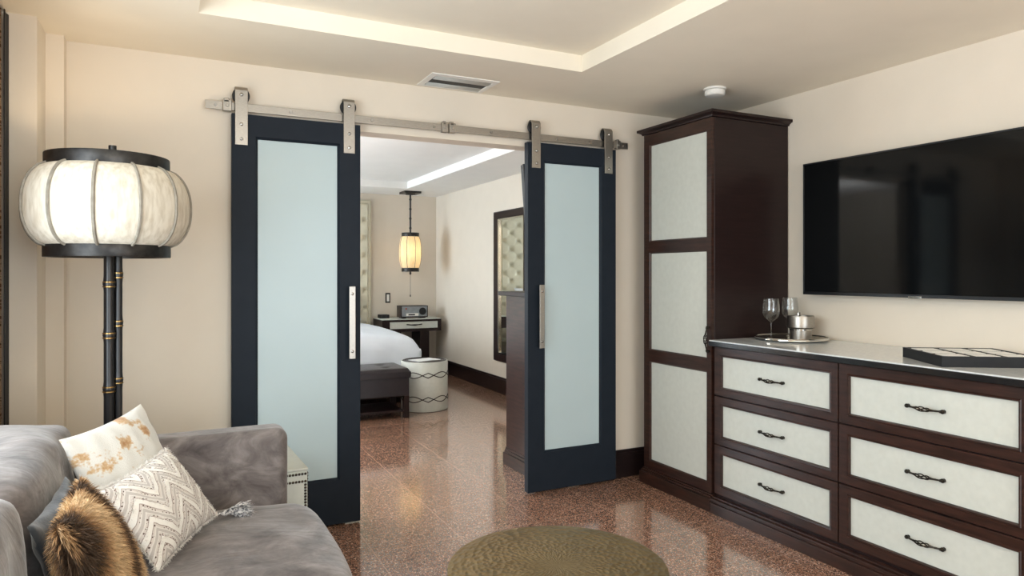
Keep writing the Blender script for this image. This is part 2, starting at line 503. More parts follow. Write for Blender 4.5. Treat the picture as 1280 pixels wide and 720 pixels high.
def lathe(bm, prof, seg=32, c=(0, 0, 0), closed=False, mtx=None):
    rows = []
    for r, z in prof:
        if r < 1e-6:
            rows.append([bm.verts.new((c[0], c[1], c[2] + z))])
        else:
            rows.append([bm.verts.new((c[0] + r * cos(2 * pi * k / seg), c[1] + r * sin(2 * pi * k / seg), c[2] + z)) for k in range(seg)])
    pairs = list(zip(rows[:-1], rows[1:]))
    if closed:
        pairs.append((rows[-1], rows[0]))
    for a, b in pairs:
        for k in range(seg):
            k2 = (k + 1) % seg
            if len(a) == 1 and len(b) == 1:
                continue
            if len(a) == 1:
                bm.faces.new((a[0], b[k2], b[k]))
            elif len(b) == 1:
                bm.faces.new((a[k], a[k2], b[0]))
            else:
                bm.faces.new((a[k], a[k2], b[k2], b[k]))
    if mtx is not None:
        for row in rows:
            for v in row:
                v.co = mtx @ v.co


def tube(bm, pts, rad, seg=8, cap=True):
    pts = [Vector(p) for p in pts]
    n = len(pts)
    if not isinstance(rad, (list, tuple)):
        rad = [rad] * n
    up = None
    rws = []
    for i, p in enumerate(pts):
        t = (pts[min(i + 1, n - 1)] - pts[max(i - 1, 0)]).normalized()
        if up is None:
            up = Vector((0, 0, 1)) if abs(t.z) < .9 else Vector((1, 0, 0))
        a = t.cross(up)
        if a.length < 1e-6:
            a = t.orthogonal()
        a.normalize()
        up = a.cross(t).normalized()
        rws.append([bm.verts.new(p + rad[i] * (cos(2 * pi * k / seg) * a + sin(2 * pi * k / seg) * up)) for k in range(seg)])
    for a, b in zip(rws[:-1], rws[1:]):
        for k in range(seg):
            bm.faces.new((a[k], a[(k + 1) % seg], b[(k + 1) % seg], b[k]))
    if cap:
        bm.faces.new(rws[0][::-1])
        bm.faces.new(rws[-1])


def ball(bm, c, r, u=12, v=8, sc=(1, 1, 1)):
    m = Matrix.Translation(c) @ Matrix.Diagonal((sc[0], sc[1], sc[2], 1))
    bmesh.ops.create_uvsphere(bm, u_segments=u, v_segments=v, radius=r, matrix=m)


def cyl(bm, p0, p1, r, seg=16):
    tube(bm, [p0, p1], r, seg)


def root_of(o):
    while o.parent:
        o = o.parent
    return o


def obj(name, bm, m, parent=None, bevel=0.0, seg=2, smooth=True, subsurf=0, angle=35, world=True):
    """link the bmesh as ONE object; world=True: coordinates are world ones and the thing is unrotated"""
    if parent is not None and world:
        loc = root_of(parent).location
        bm.transform(Matrix.Translation(-loc))
    bmesh.ops.recalc_face_normals(bm, faces=bm.faces[:])
    me = bpy.data.meshes.new(name)
    bm.to_mesh(me)
    bm.free()
    me.materials.append(m)
    if smooth:
        for p in me.polygons:
            p.use_smooth = True
        try:
            me.set_sharp_from_angle(angle=math.radians(angle))
        except Exception:
            pass
    o = bpy.data.objects.new(name, me)
    COL.objects.link(o)
    if parent is not None:
        o.parent = parent
    if subsurf:
        md = o.modifiers.new('sub', 'SUBSURF'); md.levels = subsurf; md.render_levels = subsurf
    if bevel:
        md = o.modifiers.new('bevel', 'BEVEL')
        md.width = bevel; md.segments = seg; md.limit_method = 'ANGLE'; md.angle_limit = math.radians(40)
        md.harden_normals = True
    return o


def tag(o, label, cat, group=None):
    o['label'] = label
    o['category'] = cat
    if group:
        o['group'] = group
    return o


def thing(name, label, cat, loc=(0, 0, 0), rotz=0.0, group=None):
    o = bpy.data.objects.new(name, None)
    o.empty_display_size = .05
    COL.objects.link(o)
    o.location = loc
    o.rotation_euler = (0, 0, rotz)
    return tag(o, label, cat, group)


def struct(name, bm, m, parent=None, **kw):
    o = obj(name, bm, m, parent, **kw)
    if parent is None:
        o['kind'] = 'structure'
    return o


def copy_child(ch, parent):
    c = ch.copy()
    COL.objects.link(c)
    c.parent = parent
    return c


# ------------------------------------------------------------------ room shell
ZC = 2.425          # ceiling height
XR = 3.37           # right wall
YB = 3.765          # dividing wall, living-room face
YB2 = 3.90          # dividing wall, bedroom face
YF = 9.13           # far bedroom wall
XL = -0.68          # left wall (window wall)
YR = -3.0           # wall behind the camera
XBL = -1.75         # bedroom left wall

b = BM(); bx(b, -2.1, XR + .15, YR - .2, YF + .15, -.1, 0)
struct('floor', b, M['floor'])

# living-room ceiling with a recessed tray
T = (0.112, 1.972, -1.6, 3.116)
b = BM()
bx(b, XL - .2, T[0], YR - .2, YB2, ZC, ZC + .18)
bx(b, T[1], XR + .15, YR - .2, YB2, ZC, ZC + .18)
bx(b, T[0], T[1], T[3], YB2, ZC, ZC + .18)
bx(b, T[0], T[1], YR - .2, T[2], ZC, ZC + .18)
bx(b, T[0], T[1], T[2], T[3], ZC + .088, ZC + .18)
struct('ceiling', b, M['ceil'])
T = (-0.6, 2.707, 4.7, 8.39)
b = BM()
bx(b, XBL - .2, T[0], YB2, YF + .15, ZC, ZC + .18)
bx(b, T[1], XR + .15, YB2, YF + .15, ZC, ZC + .18)
bx(b, T[0], T[1], T[3], YF + .15, ZC, ZC + .18)
bx(b, T[0], T[1], YB2, T[2], ZC, ZC + .18)
bx(b, T[0], T[1], T[2], T[3], ZC + .088, ZC + .18)
struct('ceiling_bedroom', b, M['bed_ceil'])

# dividing wall with the wide opening and the stepped pilasters in its left corner
OX0, OX1, OZ = 0.86, 2.36, 2.134
b = BM()
bx(b, XBL - .2, OX0, YB, YB2, 0, ZC)
bx(b, OX1, XR, YB, YB2, 0, ZC)
bx(b, OX0, OX1, YB, YB2, OZ, ZC)
bx(b, -1.0, -.421, 3.683, YB, 0, ZC)
bx(b, -1.0, -.491, 3.462, 3.683, 0, ZC)
struct('wall_back', b, M['wall'])
b = BM(); bx(b, XR, XR + .15, YR - .2, YB2, 0, ZC)
struct('wall_right', b, M['wall'])
b = BM(); bx(b, XR, XR + .15, YB2, YF + .15, 0, ZC)
struct('wall_bedroom_right', b, M['bed_wall'])
b = BM(); bx(b, XBL - .2, XR, YF, YF + .15, 0, ZC)
struct('wall_bedroom_far', b, M['bed_wall'])
# left window wall of the living room
WY0, WY1, WZ0, WZ1 = .25, 2.65, .6, 2.3
b = BM()
bx(b, XL - .15, XL, YR, WY0, 0, ZC)
bx(b, XL - .15, XL, WY1, 3.462, 0, ZC)
bx(b, XL - .15, XL, WY0, WY1, 0, WZ0)
bx(b, XL - .15, XL, WY0, WY1, WZ1, ZC)
struct('wall_left', b, M['wall'])
b = BM()
rings(b, lambda a, c, d: Vector((XL - .09 + d, a, c)), [(WY0, WY1, WZ0, WZ1, .05), (WY0 + .05, WY1 - .05, WZ0 + .05, WZ1 - .05, .05), (WY0 + .05, WY1 - .05, WZ0 + .05, WZ1 - .05, 0), (WY0, WY1, WZ0, WZ1, 0), (WY0, WY1, WZ0, WZ1, .05)])
bx(b, XL - .09, XL - .04, 1.42, 1.48, WZ0, WZ1)
struct('window_1', b, M['white_plastic'])
# wall behind the camera with a wide balcony window
b = BM()
bx(b, XL - .15, .05, YR - .15, YR, 0, ZC)
bx(b, 2.95, XR, YR - .15, YR, 0, ZC)
bx(b, .05, 2.95, YR - .15, YR, 2.35, ZC)
struct('wall_rear', b, M['wall'])
b = BM()
for x in (.05, 1.46, 2.87):
    bx(b, x, x + .08, YR - .1, YR - .04, 0, 2.35)
bx(b, .05, 2.95, YR - .1, YR - .04, 2.27, 2.35)
struct('window_2', b, M['white_plastic'])
# bedroom left wall with its window
b = BM()
bx(b, XBL - .15, XBL, YB2, 7.0, 0, ZC)
bx(b, XBL - .15, XBL, 8.9, YF, 0, ZC)
bx(b, XBL - .15, XBL, 7.0, 8.9, 0, .5)
bx(b, XBL - .15, XBL, 7.0, 8.9, 2.3, ZC)
struct('wall_bedroom_left', b, M['bed_wall'])
b = BM()
for y in (7.0, 7.91, 8.82):
    bx(b, XBL - .1, XBL - .04, y, y + .08, .5, 2.3)
bx(b, XBL - .1, XBL - .04, 7.0, 8.9, .5, .56); bx(b, XBL - .1, XBL - .04, 7.0, 8.9, 2.24, 2.3)
struct('window_3', b, M['white_plastic'])


def baseboard(name, x0, x1, y0, y1):
    b = BM()
    bx(b, x0, x1, y0, y1, 0, .16)
    if x1 - x0 < y1 - y0:
        bx(b, (x0 + .006) if x0 > 1 else x0, x1 if x0 > 1 else x1 - .006, y0, y1, .16, .182)
    else:
        bx(b, x0, x1, y0 + .006, y1, .16, .182)
    return struct(name, b, M['base'], bevel=.003)


baseboard('baseboard_bedroom_right', XR - .018, XR, 4.46, YF)
baseboard('baseboard_bedroom_far', 2.45, XR - .018, YF - .018, YF)
baseboard('baseboard_back_right', OX1, XR, YB - .018, YB)
baseboard('baseboard_back_left', -.42, OX0, YB - .018, YB)

# ------------------------------------------------------------------ barn doors on their rail
YD0, YD1 = 3.703, 3.748       # door faces
rail = thing('barn_door_rail', 'long brushed steel sliding door rail bolted above the bedroom opening', 'rail', (1.44, 3.765, 2.17))
b = BM(); bx(b, .164, 2.715, 3.72, 3.729, 2.170, 2.211)
obj('track', b, M['steel'], rail, bevel=.0015)
for x in (.21, .57, 1.0, 1.36, 1.72, 2.17, 2.42, 2.68):
    b = BM()
    cyl(b, (x, 3.712, 2.19), (x, 3.722, 2.19), .008, 12)
    cyl(b, (x, 3.729, 2.19), (x, 3.765, 2.19), .011, 12)
    obj('bolt', b, M['bolt'], rail)
for x0, x1 in ((.243, .285), (1.405, 1.44), (1.448, 1.488), (2.615, 2.645)):
    b = BM()
    bx(b, x0, x1, 3.703, 3.722, 2.163, 2.218)
    bx(b, x0, x1, 3.727, 3.736, 2.163, 2.218)
    bx(b, x0 + .004, x1 - .012, 3.703, 3.734, 2.205, 2.226)
    cyl(b, (.5 * x0 + .5 * x1, 3.697, 2.19), (.5 * x0 + .5 * x1, 3.705, 2.19), .008, 10)
    obj('end_stop', b, M['steel'], rail, bevel=.003)


def barn_door(x0, handle_x, hang, label):
    W = .648
    x1 = x0 + W
    d = thing('barn_door', label, 'door', (x0 + W / 2, (YD0 + YD1) / 2, 0.012), group=None)
    F = lambda a, c, q: Vector((a, q, c))
    b = BM()
    gx0, gx1, gz0, gz1 = x0 + .124, x1 - .122, .258, 2.033
    rings(b, F, [(x0, x1, .012, 2.154, YD1), (x0, x1, .012, 2.154, YD0 + .002), (x0 + .002, x1 - .002, .014, 2.152, YD0),
                 (gx0 - .012, gx1 + .012, gz0 - .012, gz1 + .012, YD0), (gx0 - .008, gx1 + .008, gz0 - .008, gz1 + .008, YD0 + .006),
                 (gx0, gx1, gz0, gz1, YD0 + .012), (gx0, gx1, gz0, gz1, YD1 - .012), (gx0 - .012, gx1 + .012, gz0 - .012, gz1 + .012, YD1), (x0, x1, .012, 2.154, YD1)])
    obj('frame', b, M['navy'], d, angle=25)
    b = BM(); bx(b, gx0 - .006, gx1 + .006, YD0 + .016, YD0 + .026, gz0 - .006, gz1 + .006)
    p = obj('glass_pane', b, M['frost'], d); p['label'] = 'pale frosted glass pane'
    # flat pull
    b = BM()
    bx(b, handle_x - .017, handle_x + .017, YD0 - .042, YD0 - .034, .895, 1.282)
    h = obj('handle', b, M['steel'], d, bevel=.002)
    h['label'] = 'flat brushed steel pull'
    for z in (.935, 1.242):
        b = BM()
        cyl(b, (handle_x, YD0 - .036, z), (handle_x, YD0 + .002, z), .008, 12)
        ball(b, (handle_x, YD0 - .043, z), .008, 10, 6, (1, .4, 1))
        obj('handle_post', b, M['bolt'], h)
    for hx in hang:
        b = BM()
        bx(b, hx - .03, hx + .03, YD0 - .009, YD0 - .001, 1.996, 2.272)
        pts = []
        for k in range(9):              # strap bends back over the wheel
            a = pi * k / 8
            pts.append((YD0 + .022 - cos(a) * .027, 2.272 + sin(a) * .02))
        vo = [b.verts.new((hx + q * .03, y, z)) for q in (-1, 1) for y, z in pts]
        vi = [b.verts.new((hx + q * .03, YD0 + .022 + (y - YD0 - .022) * .75, z - .006)) for q in (-1, 1) for y, z in pts]
        for k in range(8):
            b.faces.new((vo[k], vo[k + 1], vo[k + 10], vo[k + 9]))
            b.faces.new((vi[k], vi[k + 9], vi[k + 10], vi[k + 1]))
            for o_ in (0, 9):
                b.faces.new((vo[k + o_], vi[k + o_], vi[k + 1 + o_], vo[k + 1 + o_]))
        hg = obj('hanger_strap', b, M['steel'], d, bevel=.0015)
        hg['label'] = 'brushed steel hanger strap'
        b = BM()
        prof = [(.0, -.013), (.04, -.013), (.042, -.01), (.036, -.004), (.036, .004), (.042, .01), (.04, .013), (.0, .013)]
        lathe(b, prof, 28, mtx=Matrix.Translation((hx, 3.7245, 2.2475)) @ Matrix.Rotation(pi / 2, 4, 'X'))
        obj('wheel', b, M['black_rubber'], hg)
        for z, r in ((2.2475, .011), (2.10, .010), (2.025, .010)):
            b = BM()
            cyl(b, (hx, YD0 - .014, z), (hx, YD0 - .007, z), r, 6 if r > .0105 else 14)
            ball(b, (hx, YD0 - .014, z), r * .8, 10, 6, (1, .5, 1))
            obj('hanger_bolt', b, M['bolt'], hg)
    return d


barn_door(.284, .879, (.329, .87), 'left navy barn door with frosted glass, behind the sofa arm')
barn_door(1.959, 2.036, (2.013, 2.545), 'right navy barn door with frosted glass, beside the tall cabinet')

# ------------------------------------------------------------------ tall cabinet
cab = thing('wardrobe', 'tall espresso wardrobe cabinet with three cream door panels in the corner', 'cabinet', (3.06, 3.3, 0))
CX, CY0, CY1 = 2.76, 2.985, 3.612
b = BM()
bx(b, CX + .02, 3.364, CY0, CY1, .09, 2.243)
obj('body', b, M['wood_dark'], cab, bevel=.003)
b = BM()
bx(b, CX - .022, 3.364, CY0 - .004, CY1 + .02, 0, .075)
bx(b, CX - .012, 3.364, CY0 - .002, CY1 + .012, .075, .088)
bx(b, CX - .004, 3.364, CY0, CY1 + .006, .088, .098)
obj('plinth', b, M['wood'], cab, bevel=.003)
b = BM()
G = lambda a, c, q: Vector((a, c, q))
rings(b, G, [(CX + .01, 3.364, CY0, CY1, 2.243), (CX - .006, 3.364, CY0 - .008, CY1 + .008, 2.243), (CX - .008, 3.364, CY0 - .012, CY1 + .012, 2.252),
             (CX - .022, 3.364, CY0 - .026, CY1 + .026, 2.260), (CX - .03, 3.364, CY0 - .034, CY1 + .034, 2.263), (CX - .03, 3.364, CY0 - .034, CY1 + .034, 2.278)], cap_last=True, cap_first=True)
obj('crown', b, M['wood_dark'], cab, angle=20)
FX = lambda a, c, q: Vector((CX + q, a, c))
zs = [.102, .825, 1.519, 2.240]
ins = [(.160, .782), (.868, 1.477), (1.562, 2.167)]
b = BM()
for k in range(3):
    y0, y1 = CY0 + .004, CY1 - .004
    i0, i1 = 3.036, 3.545
    rings(b, FX, [(y0, y1, zs[k], zs[k + 1], .02), (y0, y1, zs[k], zs[k + 1], 0), (i0 - .008, i1 + .008, ins[k][0] - .008, ins[k][1] + .008, 0),
                  (i0 - .004, i1 + .004, ins[k][0] - .004, ins[k][1] + .004, .004), (i0, i1, ins[k][0], ins[k][1], .01), (i0, i1, ins[k][0], ins[k][1], .018)])
cd = obj('door', b, M['wood'], cab, angle=20)
for k in range(3):
    b = BM(); bx(b, CX + .012, CX + .019, 3.032, 3.549, ins[k][0] - .004, ins[k][1] + .004)
    obj('door_panel', b, M['shag'], cd)['label'] = 'cream textured panel'


def bow_pull(bm, c, L, axis):
    """ornate bow pull: ball ends, bird-cage middle; axis 'y' or 'z', standing out towards -x"""
    def P(t, out, side=0.0):
        return Vector((c[0] - out, c[1] + t, c[2] + side)) if axis == 'y' else Vector((c[0] - out, c[1] + side, c[2] + t))
    h = L / 2
    for e in (-1, 1):
        ball(bm, P(e * h, .012), .009, 10, 8)
        tube(bm, [P(e * h, -.001), P(e * h, .012)], [.008, .005], 10)
        ball(bm, P(e * h * .93, .017), .006, 8, 6)
        pts = [P(e * h * q, .012 + .016 * (1 - q * q)) for q in (1.0, .9, .8, .7, .6, .5, .42)]
        tube(bm, pts, [.0035, .004, .0036, .0042, .0038, .0046, .0055], 8)
    for k in range(4):                      # twisted cage
        pts = []
        for i in range(11):
            t = -1 + 2 * i / 10
            r = .0075 * math.sqrt(max(0, 1 - t * t)) + .0015
            a = k * pi / 2 + t * 1.6
            pts.append(P(t * h * .42, .012 + .016 * (1 - (t * .42) ** 2) + r * cos(a), r * sin(a)))
        tube(bm, pts, .0026, 6)


b = BM(); bow_pull(b, (CX, 3.011, .975), .135, 'z')
obj('door_handle', b, M['bronze'], cd)['label'] = 'dark bronze twisted pull'

# ------------------------------------------------------------------ dresser with six drawers
DR0, DR1 = 1.345, 2.975
dr = thing('dresser', 'long espresso dresser with six cream drawer fronts under the television', 'dresser', (3.06, 2.16, 0))
b = BM(); bx(b, CX + .016, 3.364, DR0, DR1 - .006, .085, .942)
obj('body', b, M['wood_dark'], dr, bevel=.002)
b = BM()
bx(b, CX - .025, 3.364, DR0 - .02, DR1, 0, .06)
bx(b, CX - .02, 3.364, DR0 - .015, DR1, .06, .07)
bx(b, CX - .028, 3.364, DR0 - .022, DR1, .07, .084)
bx(b, CX - .012, 3.364, DR0 - .01, DR1, .084, .094)
obj('plinth', b, M['wood_h'], dr, bevel=.003)
b = BM()
bx(b, 2.73, 3.364, DR0 - .03, 2.982, .942, .969)
obj('counter_slab', b, M['granite'], dr, bevel=.003)['label'] = 'dark polished edge of the top'
b = BM()
bx(b, 2.733, 3.364, DR0 - .027, 2.980, .969, .9755)
obj('counter_top', b, M['counter'], dr, bevel=.002)['label'] = 'pale glossy counter top'
rows = [(.666, .938, .715, .883), (.391, .660, .440, .609), (.112, .385, .166, .335)]
cols = [(2.166, 2.966, 2.212, 2.908), (1.352, 2.160, 1.414, 2.104)]
for z0, z1, i0, i1 in rows:
    for y0, y1, j0, j1 in cols:
        b = BM()
        rings(b, FX, [(y0, y1, z0, z1, .018), (y0, y1, z0, z1, .002), (y0 + .002, y1 - .002, z0 + .002, z1 - .002, 0),
                      (j0 - .012, j1 + .012, i0 - .012, i1 + .012, 0), (j0 - .009, j1 + .009, i0 - .009, i1 + .009, -.004), (j0 - .004, j1 + .004, i0 - .004, i1 + .004, -.003),
                      (j0, j1, i0, i1, .008), (j0, j1, i0, i1, .017)])
        dw = obj('drawer', b, M['wood_h'], dr, angle=20)
        b = BM(); bx(b, CX + .010, CX + .017, j0 - .004, j1 + .004, i0 - .004, i1 + .004)
        obj('drawer_panel', b, M['shag'], dw)['label'] = 'cream textured panel'
        b = BM(); bow_pull(b, (CX + .010, (j0 + j1) / 2, (i0 + i1) / 2), .148, 'y')
        obj('handle', b, M['bronze'], dw)['label'] = 'dark bronze twisted pull'

# ------------------------------------------------------------------ television
tv = thing('television', 'large black flat television mounted on the right wall', 'television', (3.33, 2.147, 1.23))
b = BM()
FT = lambda a, c, q: Vector((3.29 + q, a, c))
ty0, ty1, tz0, tz1 = 1.480, 2.813, 1.230, 1.983
rings(b, FT, [(ty0, ty1, tz0, tz1, .03), (ty0, ty1, tz0, tz1, .001), (ty0 + .001, ty1 - .001, tz0 + .001, tz1 - .001, 0), (ty0 + .008, ty1 - .008, tz0 + .016, tz1 - .008, 0),
              (ty0 + .009, ty1 - .009, tz0 + .017, tz1 - .009, .003)])
bx(b, 3.318, 3.335, ty0 + .06, ty1 - .06, tz0 + .05, tz1 - .06)
obj('bezel', b, M['tv_black'], tv, angle=25)
b = BM(); bx(b, 3.292, 3.30, ty0 + .009, ty1 - .009, tz0 + .017, tz1 - .009)
obj('screen', b, M['screen'], tv)['label'] = 'glossy black screen'
b = BM(); bx(b, 3.335, 3.369, 1.85, 2.45, 1.42, 1.8)
obj('wall_mount', b, M['tv_black'], tv)
b = BM(); bx(b, 3.287, 3.296, 2.112, 2.178, 1.226, 1.238)
obj('logo_tab', b, M['chrome'], tv, bevel=.001)['label'] = 'small silver maker tab'

# ------------------------------------------------------------------ ceiling fittings
vt = thing('ceiling_vent', 'white and grey air vent set in the ceiling before the barn door rail', 'vent', (1.46, 3.60, ZC))
vx0, vx1, vy0, vy1 = 1.262, 1.662, 3.475, 3.738
b = BM()
GV = lambda a, c, q: Vector((a, c, q))
rings(b, GV, [(vx0, vx1, vy0, vy1, ZC), (vx0, vx1, vy0, vy1, ZC - .004), (vx0 + .03, vx1 - .03, vy0 + .03, vy1 - .03, ZC - .008), (vx0 + .034, vx1 - .034, vy0 + .034, vy1 - .034, ZC - .001)])
obj('frame', b, M['white_plastic'], vt, angle=20)
b = BM(); bx(b, vx0 + .03, vx1 - .03, vy0 + .03, vy1 - .03, ZC - .0025, ZC - .0005)
obj('backing', b, M['dark_slot'], vt)
for y0, y1, hgt in ((3.508, 3.572, .004), (3.652, 3.706, .004)):
    b = BM()
    n = 8
    va = []
    for x in (vx0 + .036, vx1 - .036):
        for i in range(n + 1):
            f = i / n
            va.append(b.verts.new((x, y0 + (y1 - y0) * f, ZC - .004 - hgt * sin(f * pi * .6))))
    for i in range(n):
        b.faces.new((va[i], va[i + 1], va[n + 2 + i], va[n + 1 + i]))
    o = obj('louver', b, M['grey_metal'], vt)
    md = o.modifiers.new('solid', 'SOLIDIFY'); md.thickness = .0025

sd = thing('smoke_detector', 'round white smoke detector on the ceiling in front of the wardrobe', 'smoke detector', (2.842, 3.05, ZC))
b = BM(); lathe(b, [(0, 0), (.064, 0), (.064, -.009), (.05, -.012), (0, -.012)], 36, (2.842, 3.05, ZC))
obj('base', b, M['white_plastic'], sd)
b = BM(); lathe(b, [(0, -.010), (.052, -.012), (.057, -.016), (.058, -.034), (.052, -.042), (.034, -.046), (0, -.047)], 36, (2.842, 3.05, ZC))
obj('cover', b, M['white_plastic'], sd)

# ------------------------------------------------------------------ curtain at the left edge
ct = thing('curtain', 'brown patterned curtain with black leading edge at the left window', 'curtain', (-.63, 3.2, 0.02))


def drape(name, y0, y1, amp, wl, xc, m, z0=.02, z1=2.41):
    b = BM()
    n = max(8, int((y1 - y0) / .008))
    lo, hi = [], []
    for i in range(n + 1):
        y = y0 + (y1 - y0) * i / n
        for lst, z, am in ((lo, z0, amp), (hi, z1, amp * .7)):
            lst.append(b.verts.new((xc + am * sin(2 * pi * y / wl) + .25 * am * sin(2 * pi * y / wl * 2.3 + 1), y, z)))
    for i in range(n):
        b.faces.new((lo[i], lo[i + 1], hi[i + 1], hi[i]))
    o = obj(name, b, m, ct, angle=80)
    md = o.modifiers.new('solid', 'SOLIDIFY'); md.thickness = .003
    return o


drape('drape', 2.7, 3.37, .018, .12, -.602, M['curtain'])
drape('leading_edge', 3.37, 3.458, .004, .07, -.588, M['black_rubber'])['label'] = 'black leading edge'

# ------------------------------------------------------------------ sofa
sf = thing('sofa', 'mauve grey velvet sofa along the left window wall', 'sofa', (-.05, 1.9, 0))
SY0, SY1 = .90, 2.975


def rbox(name, x0, x1, y0, y1, z0, z1, r, m, parent, seg=5, puff=0.0, cuts=0, fn=None):
    b = BM(); bx(b, x0, x1, y0, y1, z0, z1)
    if cuts:
        bmesh.ops.subdivide_edges(b, edges=b.edges[:], cuts=cuts, use_grid_fill=True)
        cx, cy, cz = (x0 + x1) / 2, (y0 + y1) / 2, (z0 + z1) / 2
        for v in b.verts:
            u = (v.co.x - cx) / (x1 - x0) * 2; w = (v.co.y - cy) / (y1 - y0) * 2; q = (v.co.z - cz) / (z1 - z0) * 2
            # round the box towards a superellipsoid, then puff it
            n = 7.0
            L_ = (abs(u) ** n + abs(w) ** n + abs(q) ** n) ** (1 / n)
            mx = max(abs(u), abs(w), abs(q))
            k = mx / L_ if L_ > 0 else 1
            u, w, q = u * k, w * k, q * k
            du = puff * (1 - w * w) * (1 - q * q); dw = puff * (1 - u * u) * (1 - q * q); dq = puff * (1 - u * u) * (1 - w * w)
            v.co = Vector((cx + u * (x1 - x0) / 2 + du * u, cy + w * (y1 - y0) / 2 + dw * w, cz + q * (z1 - z0) / 2 + dq * q))
            if fn:
                fn(v)
        return obj(name, b, m, parent, angle=80)
    return obj(name, b, m, parent, bevel=r, seg=seg)


rbox('base', -.55, .46, SY0 + .02, SY1 - .02, .08, .27, .02, M['velvet'], sf)
rbox('back', -.56, -.38, SY0 + .01, SY1 - .02, .20, .80, .05, M['velvet'], sf)
for y0, y1 in ((SY1 - .165, SY1), (SY0, SY0 + .165)):
    rbox('arm', -.55, .425, y0, y1, .08, .741, .045, M['velvet'], sf, seg=6)


def wrinkle_seat(v):
    x, y = v.co.x, v.co.y
    if v.co.z > .4:
        v.co.z += .004 * sin(18 * y + 9 * x) * max(0, 1 - abs(x - .15) * 2) + .003 * sin(31 * x + 7 * y)


rbox('seat_cushion', -.40, .50, 1.945, 2.812, .262, .474, 0, M['velvet'], sf, puff=.022, cuts=22, fn=wrinkle_seat)
rbox('seat_cushion', -.40, .50, 1.066, 1.935, .262, .474, 0, M['velvet'], sf, puff=.022, cuts=22, fn=wrinkle_seat)


def wrinkle_back(v):
    z, y = v.co.z, v.co.y
    v.co.x += .10 * (.64 - z) * .6 - .02
    v.co.x += .005 * sin(26 * z + 6 * sin(5 * y)) * (1 if v.co.x > -.42 else .3)
    if z > .7:
        v.co.z += .006 * sin(19 * v.co.x + 11 * y)


rbox('back_cushion', -.545, -.268, 1.985, 2.875, .45, .845, 0, M['velvet'], sf, puff=.02, cuts=22, fn=wrinkle_back)
rbox('back_cushion', -.545, -.272, 1.070, 1.975, .45, .845, 0, M['velvet'], sf, puff=.03, cuts=22, fn=wrinkle_back)
for x in (-.48, .36):
    for y in (SY0 + .1, SY1 - .1):
        b = BM(); lathe(b, [(0, 0), (.02, 0), (.028, .085), (0, .085)], 16, (x, y, 0))
        obj('leg', b, M['wood_dark'], sf)


# ------------------------------------------------------------------ throw cushions
def frame_from(TL, TR, BR, BL):
    TL, TR, BR, BL = map(Vector, (TL, TR, BR, BL))
    c = (TL + TR + BR + BL) / 4
    ex = ((TR - TL) + (BR - BL)) / 2
    ey = ((TL - BL) + (TR - BR)) / 2
    w, h = ex.length, ey.length
    ex.normalize(); n = ex.cross(ey).normalized(); ey = n.cross(ex)
    m = Matrix((ex, ey, n)).transposed().to_4x4(); m.translation = c
    return m, w, h


def pillow_pt(u, v, w, h, t, side, pinch=.07):
    x = u * w / 2 * (1 - pinch * (1 - v * v)); y = v * h / 2 * (1 - pinch * (1 - u * u))
    z = side * t / 2 * (max(0, (1 - abs(u) ** 2.2)) * max(0, (1 - abs(v) ** 2.2))) ** .55
    return Vector((x, y, z))


def pillow_bm(w, h, t, n=26, noise=.004):
    b = BM()
    rows = {}
    for side in (1, -1):
        g = []
        for j in range(n + 1):
            r = []
            for i in range(n + 1):
                u = -1 + 2 * i / n; v = -1 + 2 * j / n
                u = sin(u * pi / 2) * .55 + u * .45; v = sin(v * pi / 2) * .55 + v * .45
                if side == -1 and (i in (0, n) or j in (0, n)):
                    r.append(rows[1][j][i]); continue
                p = pillow_pt(u, v, w, h, t, side)
                if i not in (0, n) and j not in (0, n):
                    p.z += noise * sin(13 * u + 5 * v) * sin(9 * v - 3 * u)
                r.append(b.verts.new(p))
            g.append(r)
        rows[side] = g
        for j in range(n):
            for i in range(n):
                q = (g[j][i], g[j][i + 1], g[j + 1][i + 1], g[j + 1][i])
                b.faces.new(q if side == 1 else q[::-1])
    return b


def pillow(name, quad, t, m, label, cat='cushion', noise=.004):
    mtx, w, h = frame_from(*quad)
    o = obj(name, pillow_bm(w, h, t, noise=noise), m, None, angle=80)
    o.matrix_world = mtx
    tag(o, label, cat)
    return o, mtx, w, h


def strand_mesh(name, items, m, parent):
    """items: (root, direction, bend, length, width) -> one mesh of tapered hairs"""
    V, F_ = [], []
    for p, d, bd, ln, wd in items:
        d = d.normalized()
        sd_ = d.cross(Vector((random.uniform(-1, 1), random.uniform(-1, 1), random.uniform(-1, 1))))
        if sd_.length < 1e-5:
            sd_ = d.orthogonal()
        sd_.normalize()
        k = len(V)
        for i, (tt, ww) in enumerate(((0, 1), (.4, .95), (.75, .7))):
            q = p + d * (ln * tt) + bd * (ln * tt * tt)
            V += [q + sd_ * wd * ww / 2, q - sd_ * wd * ww / 2]
        V.append(p + d * ln + bd * ln)
        F_ += [(k, k + 1, k + 3, k + 2), (k + 2, k + 3, k + 5, k + 4), (k + 4, k + 5, k + 6)]
    me = bpy.data.meshes.new(name)
    me.from_pydata([tuple(v) for v in V], [], F_)
    me.materials.append(m)
    for p in me.polygons:
        p.use_smooth = True
    o = bpy.data.objects.new(name, me)
    COL.objects.link(o)
    o.parent = parent
    return o


# cowhide cushion in the corner
pillow('cowhide_cushion', ((-.275, 2.47, .852), (-.071, 2.83, .885), (.055, 2.715, .492), (-.150, 2.355, .465)), .13, M['cowhide'],
       'white cowhide cushion with tan patches in the sofa corner')
# navy cushion behind the fur one
pillow('navy_cushion', ((-.285, 1.90, .77), (-.255, 2.29, .79), (-.14, 2.25, .475), (-.17, 1.87, .475)), .09, M['navy_velvet'],
       'dark navy cushion half hidden behind the brown fur cushion')
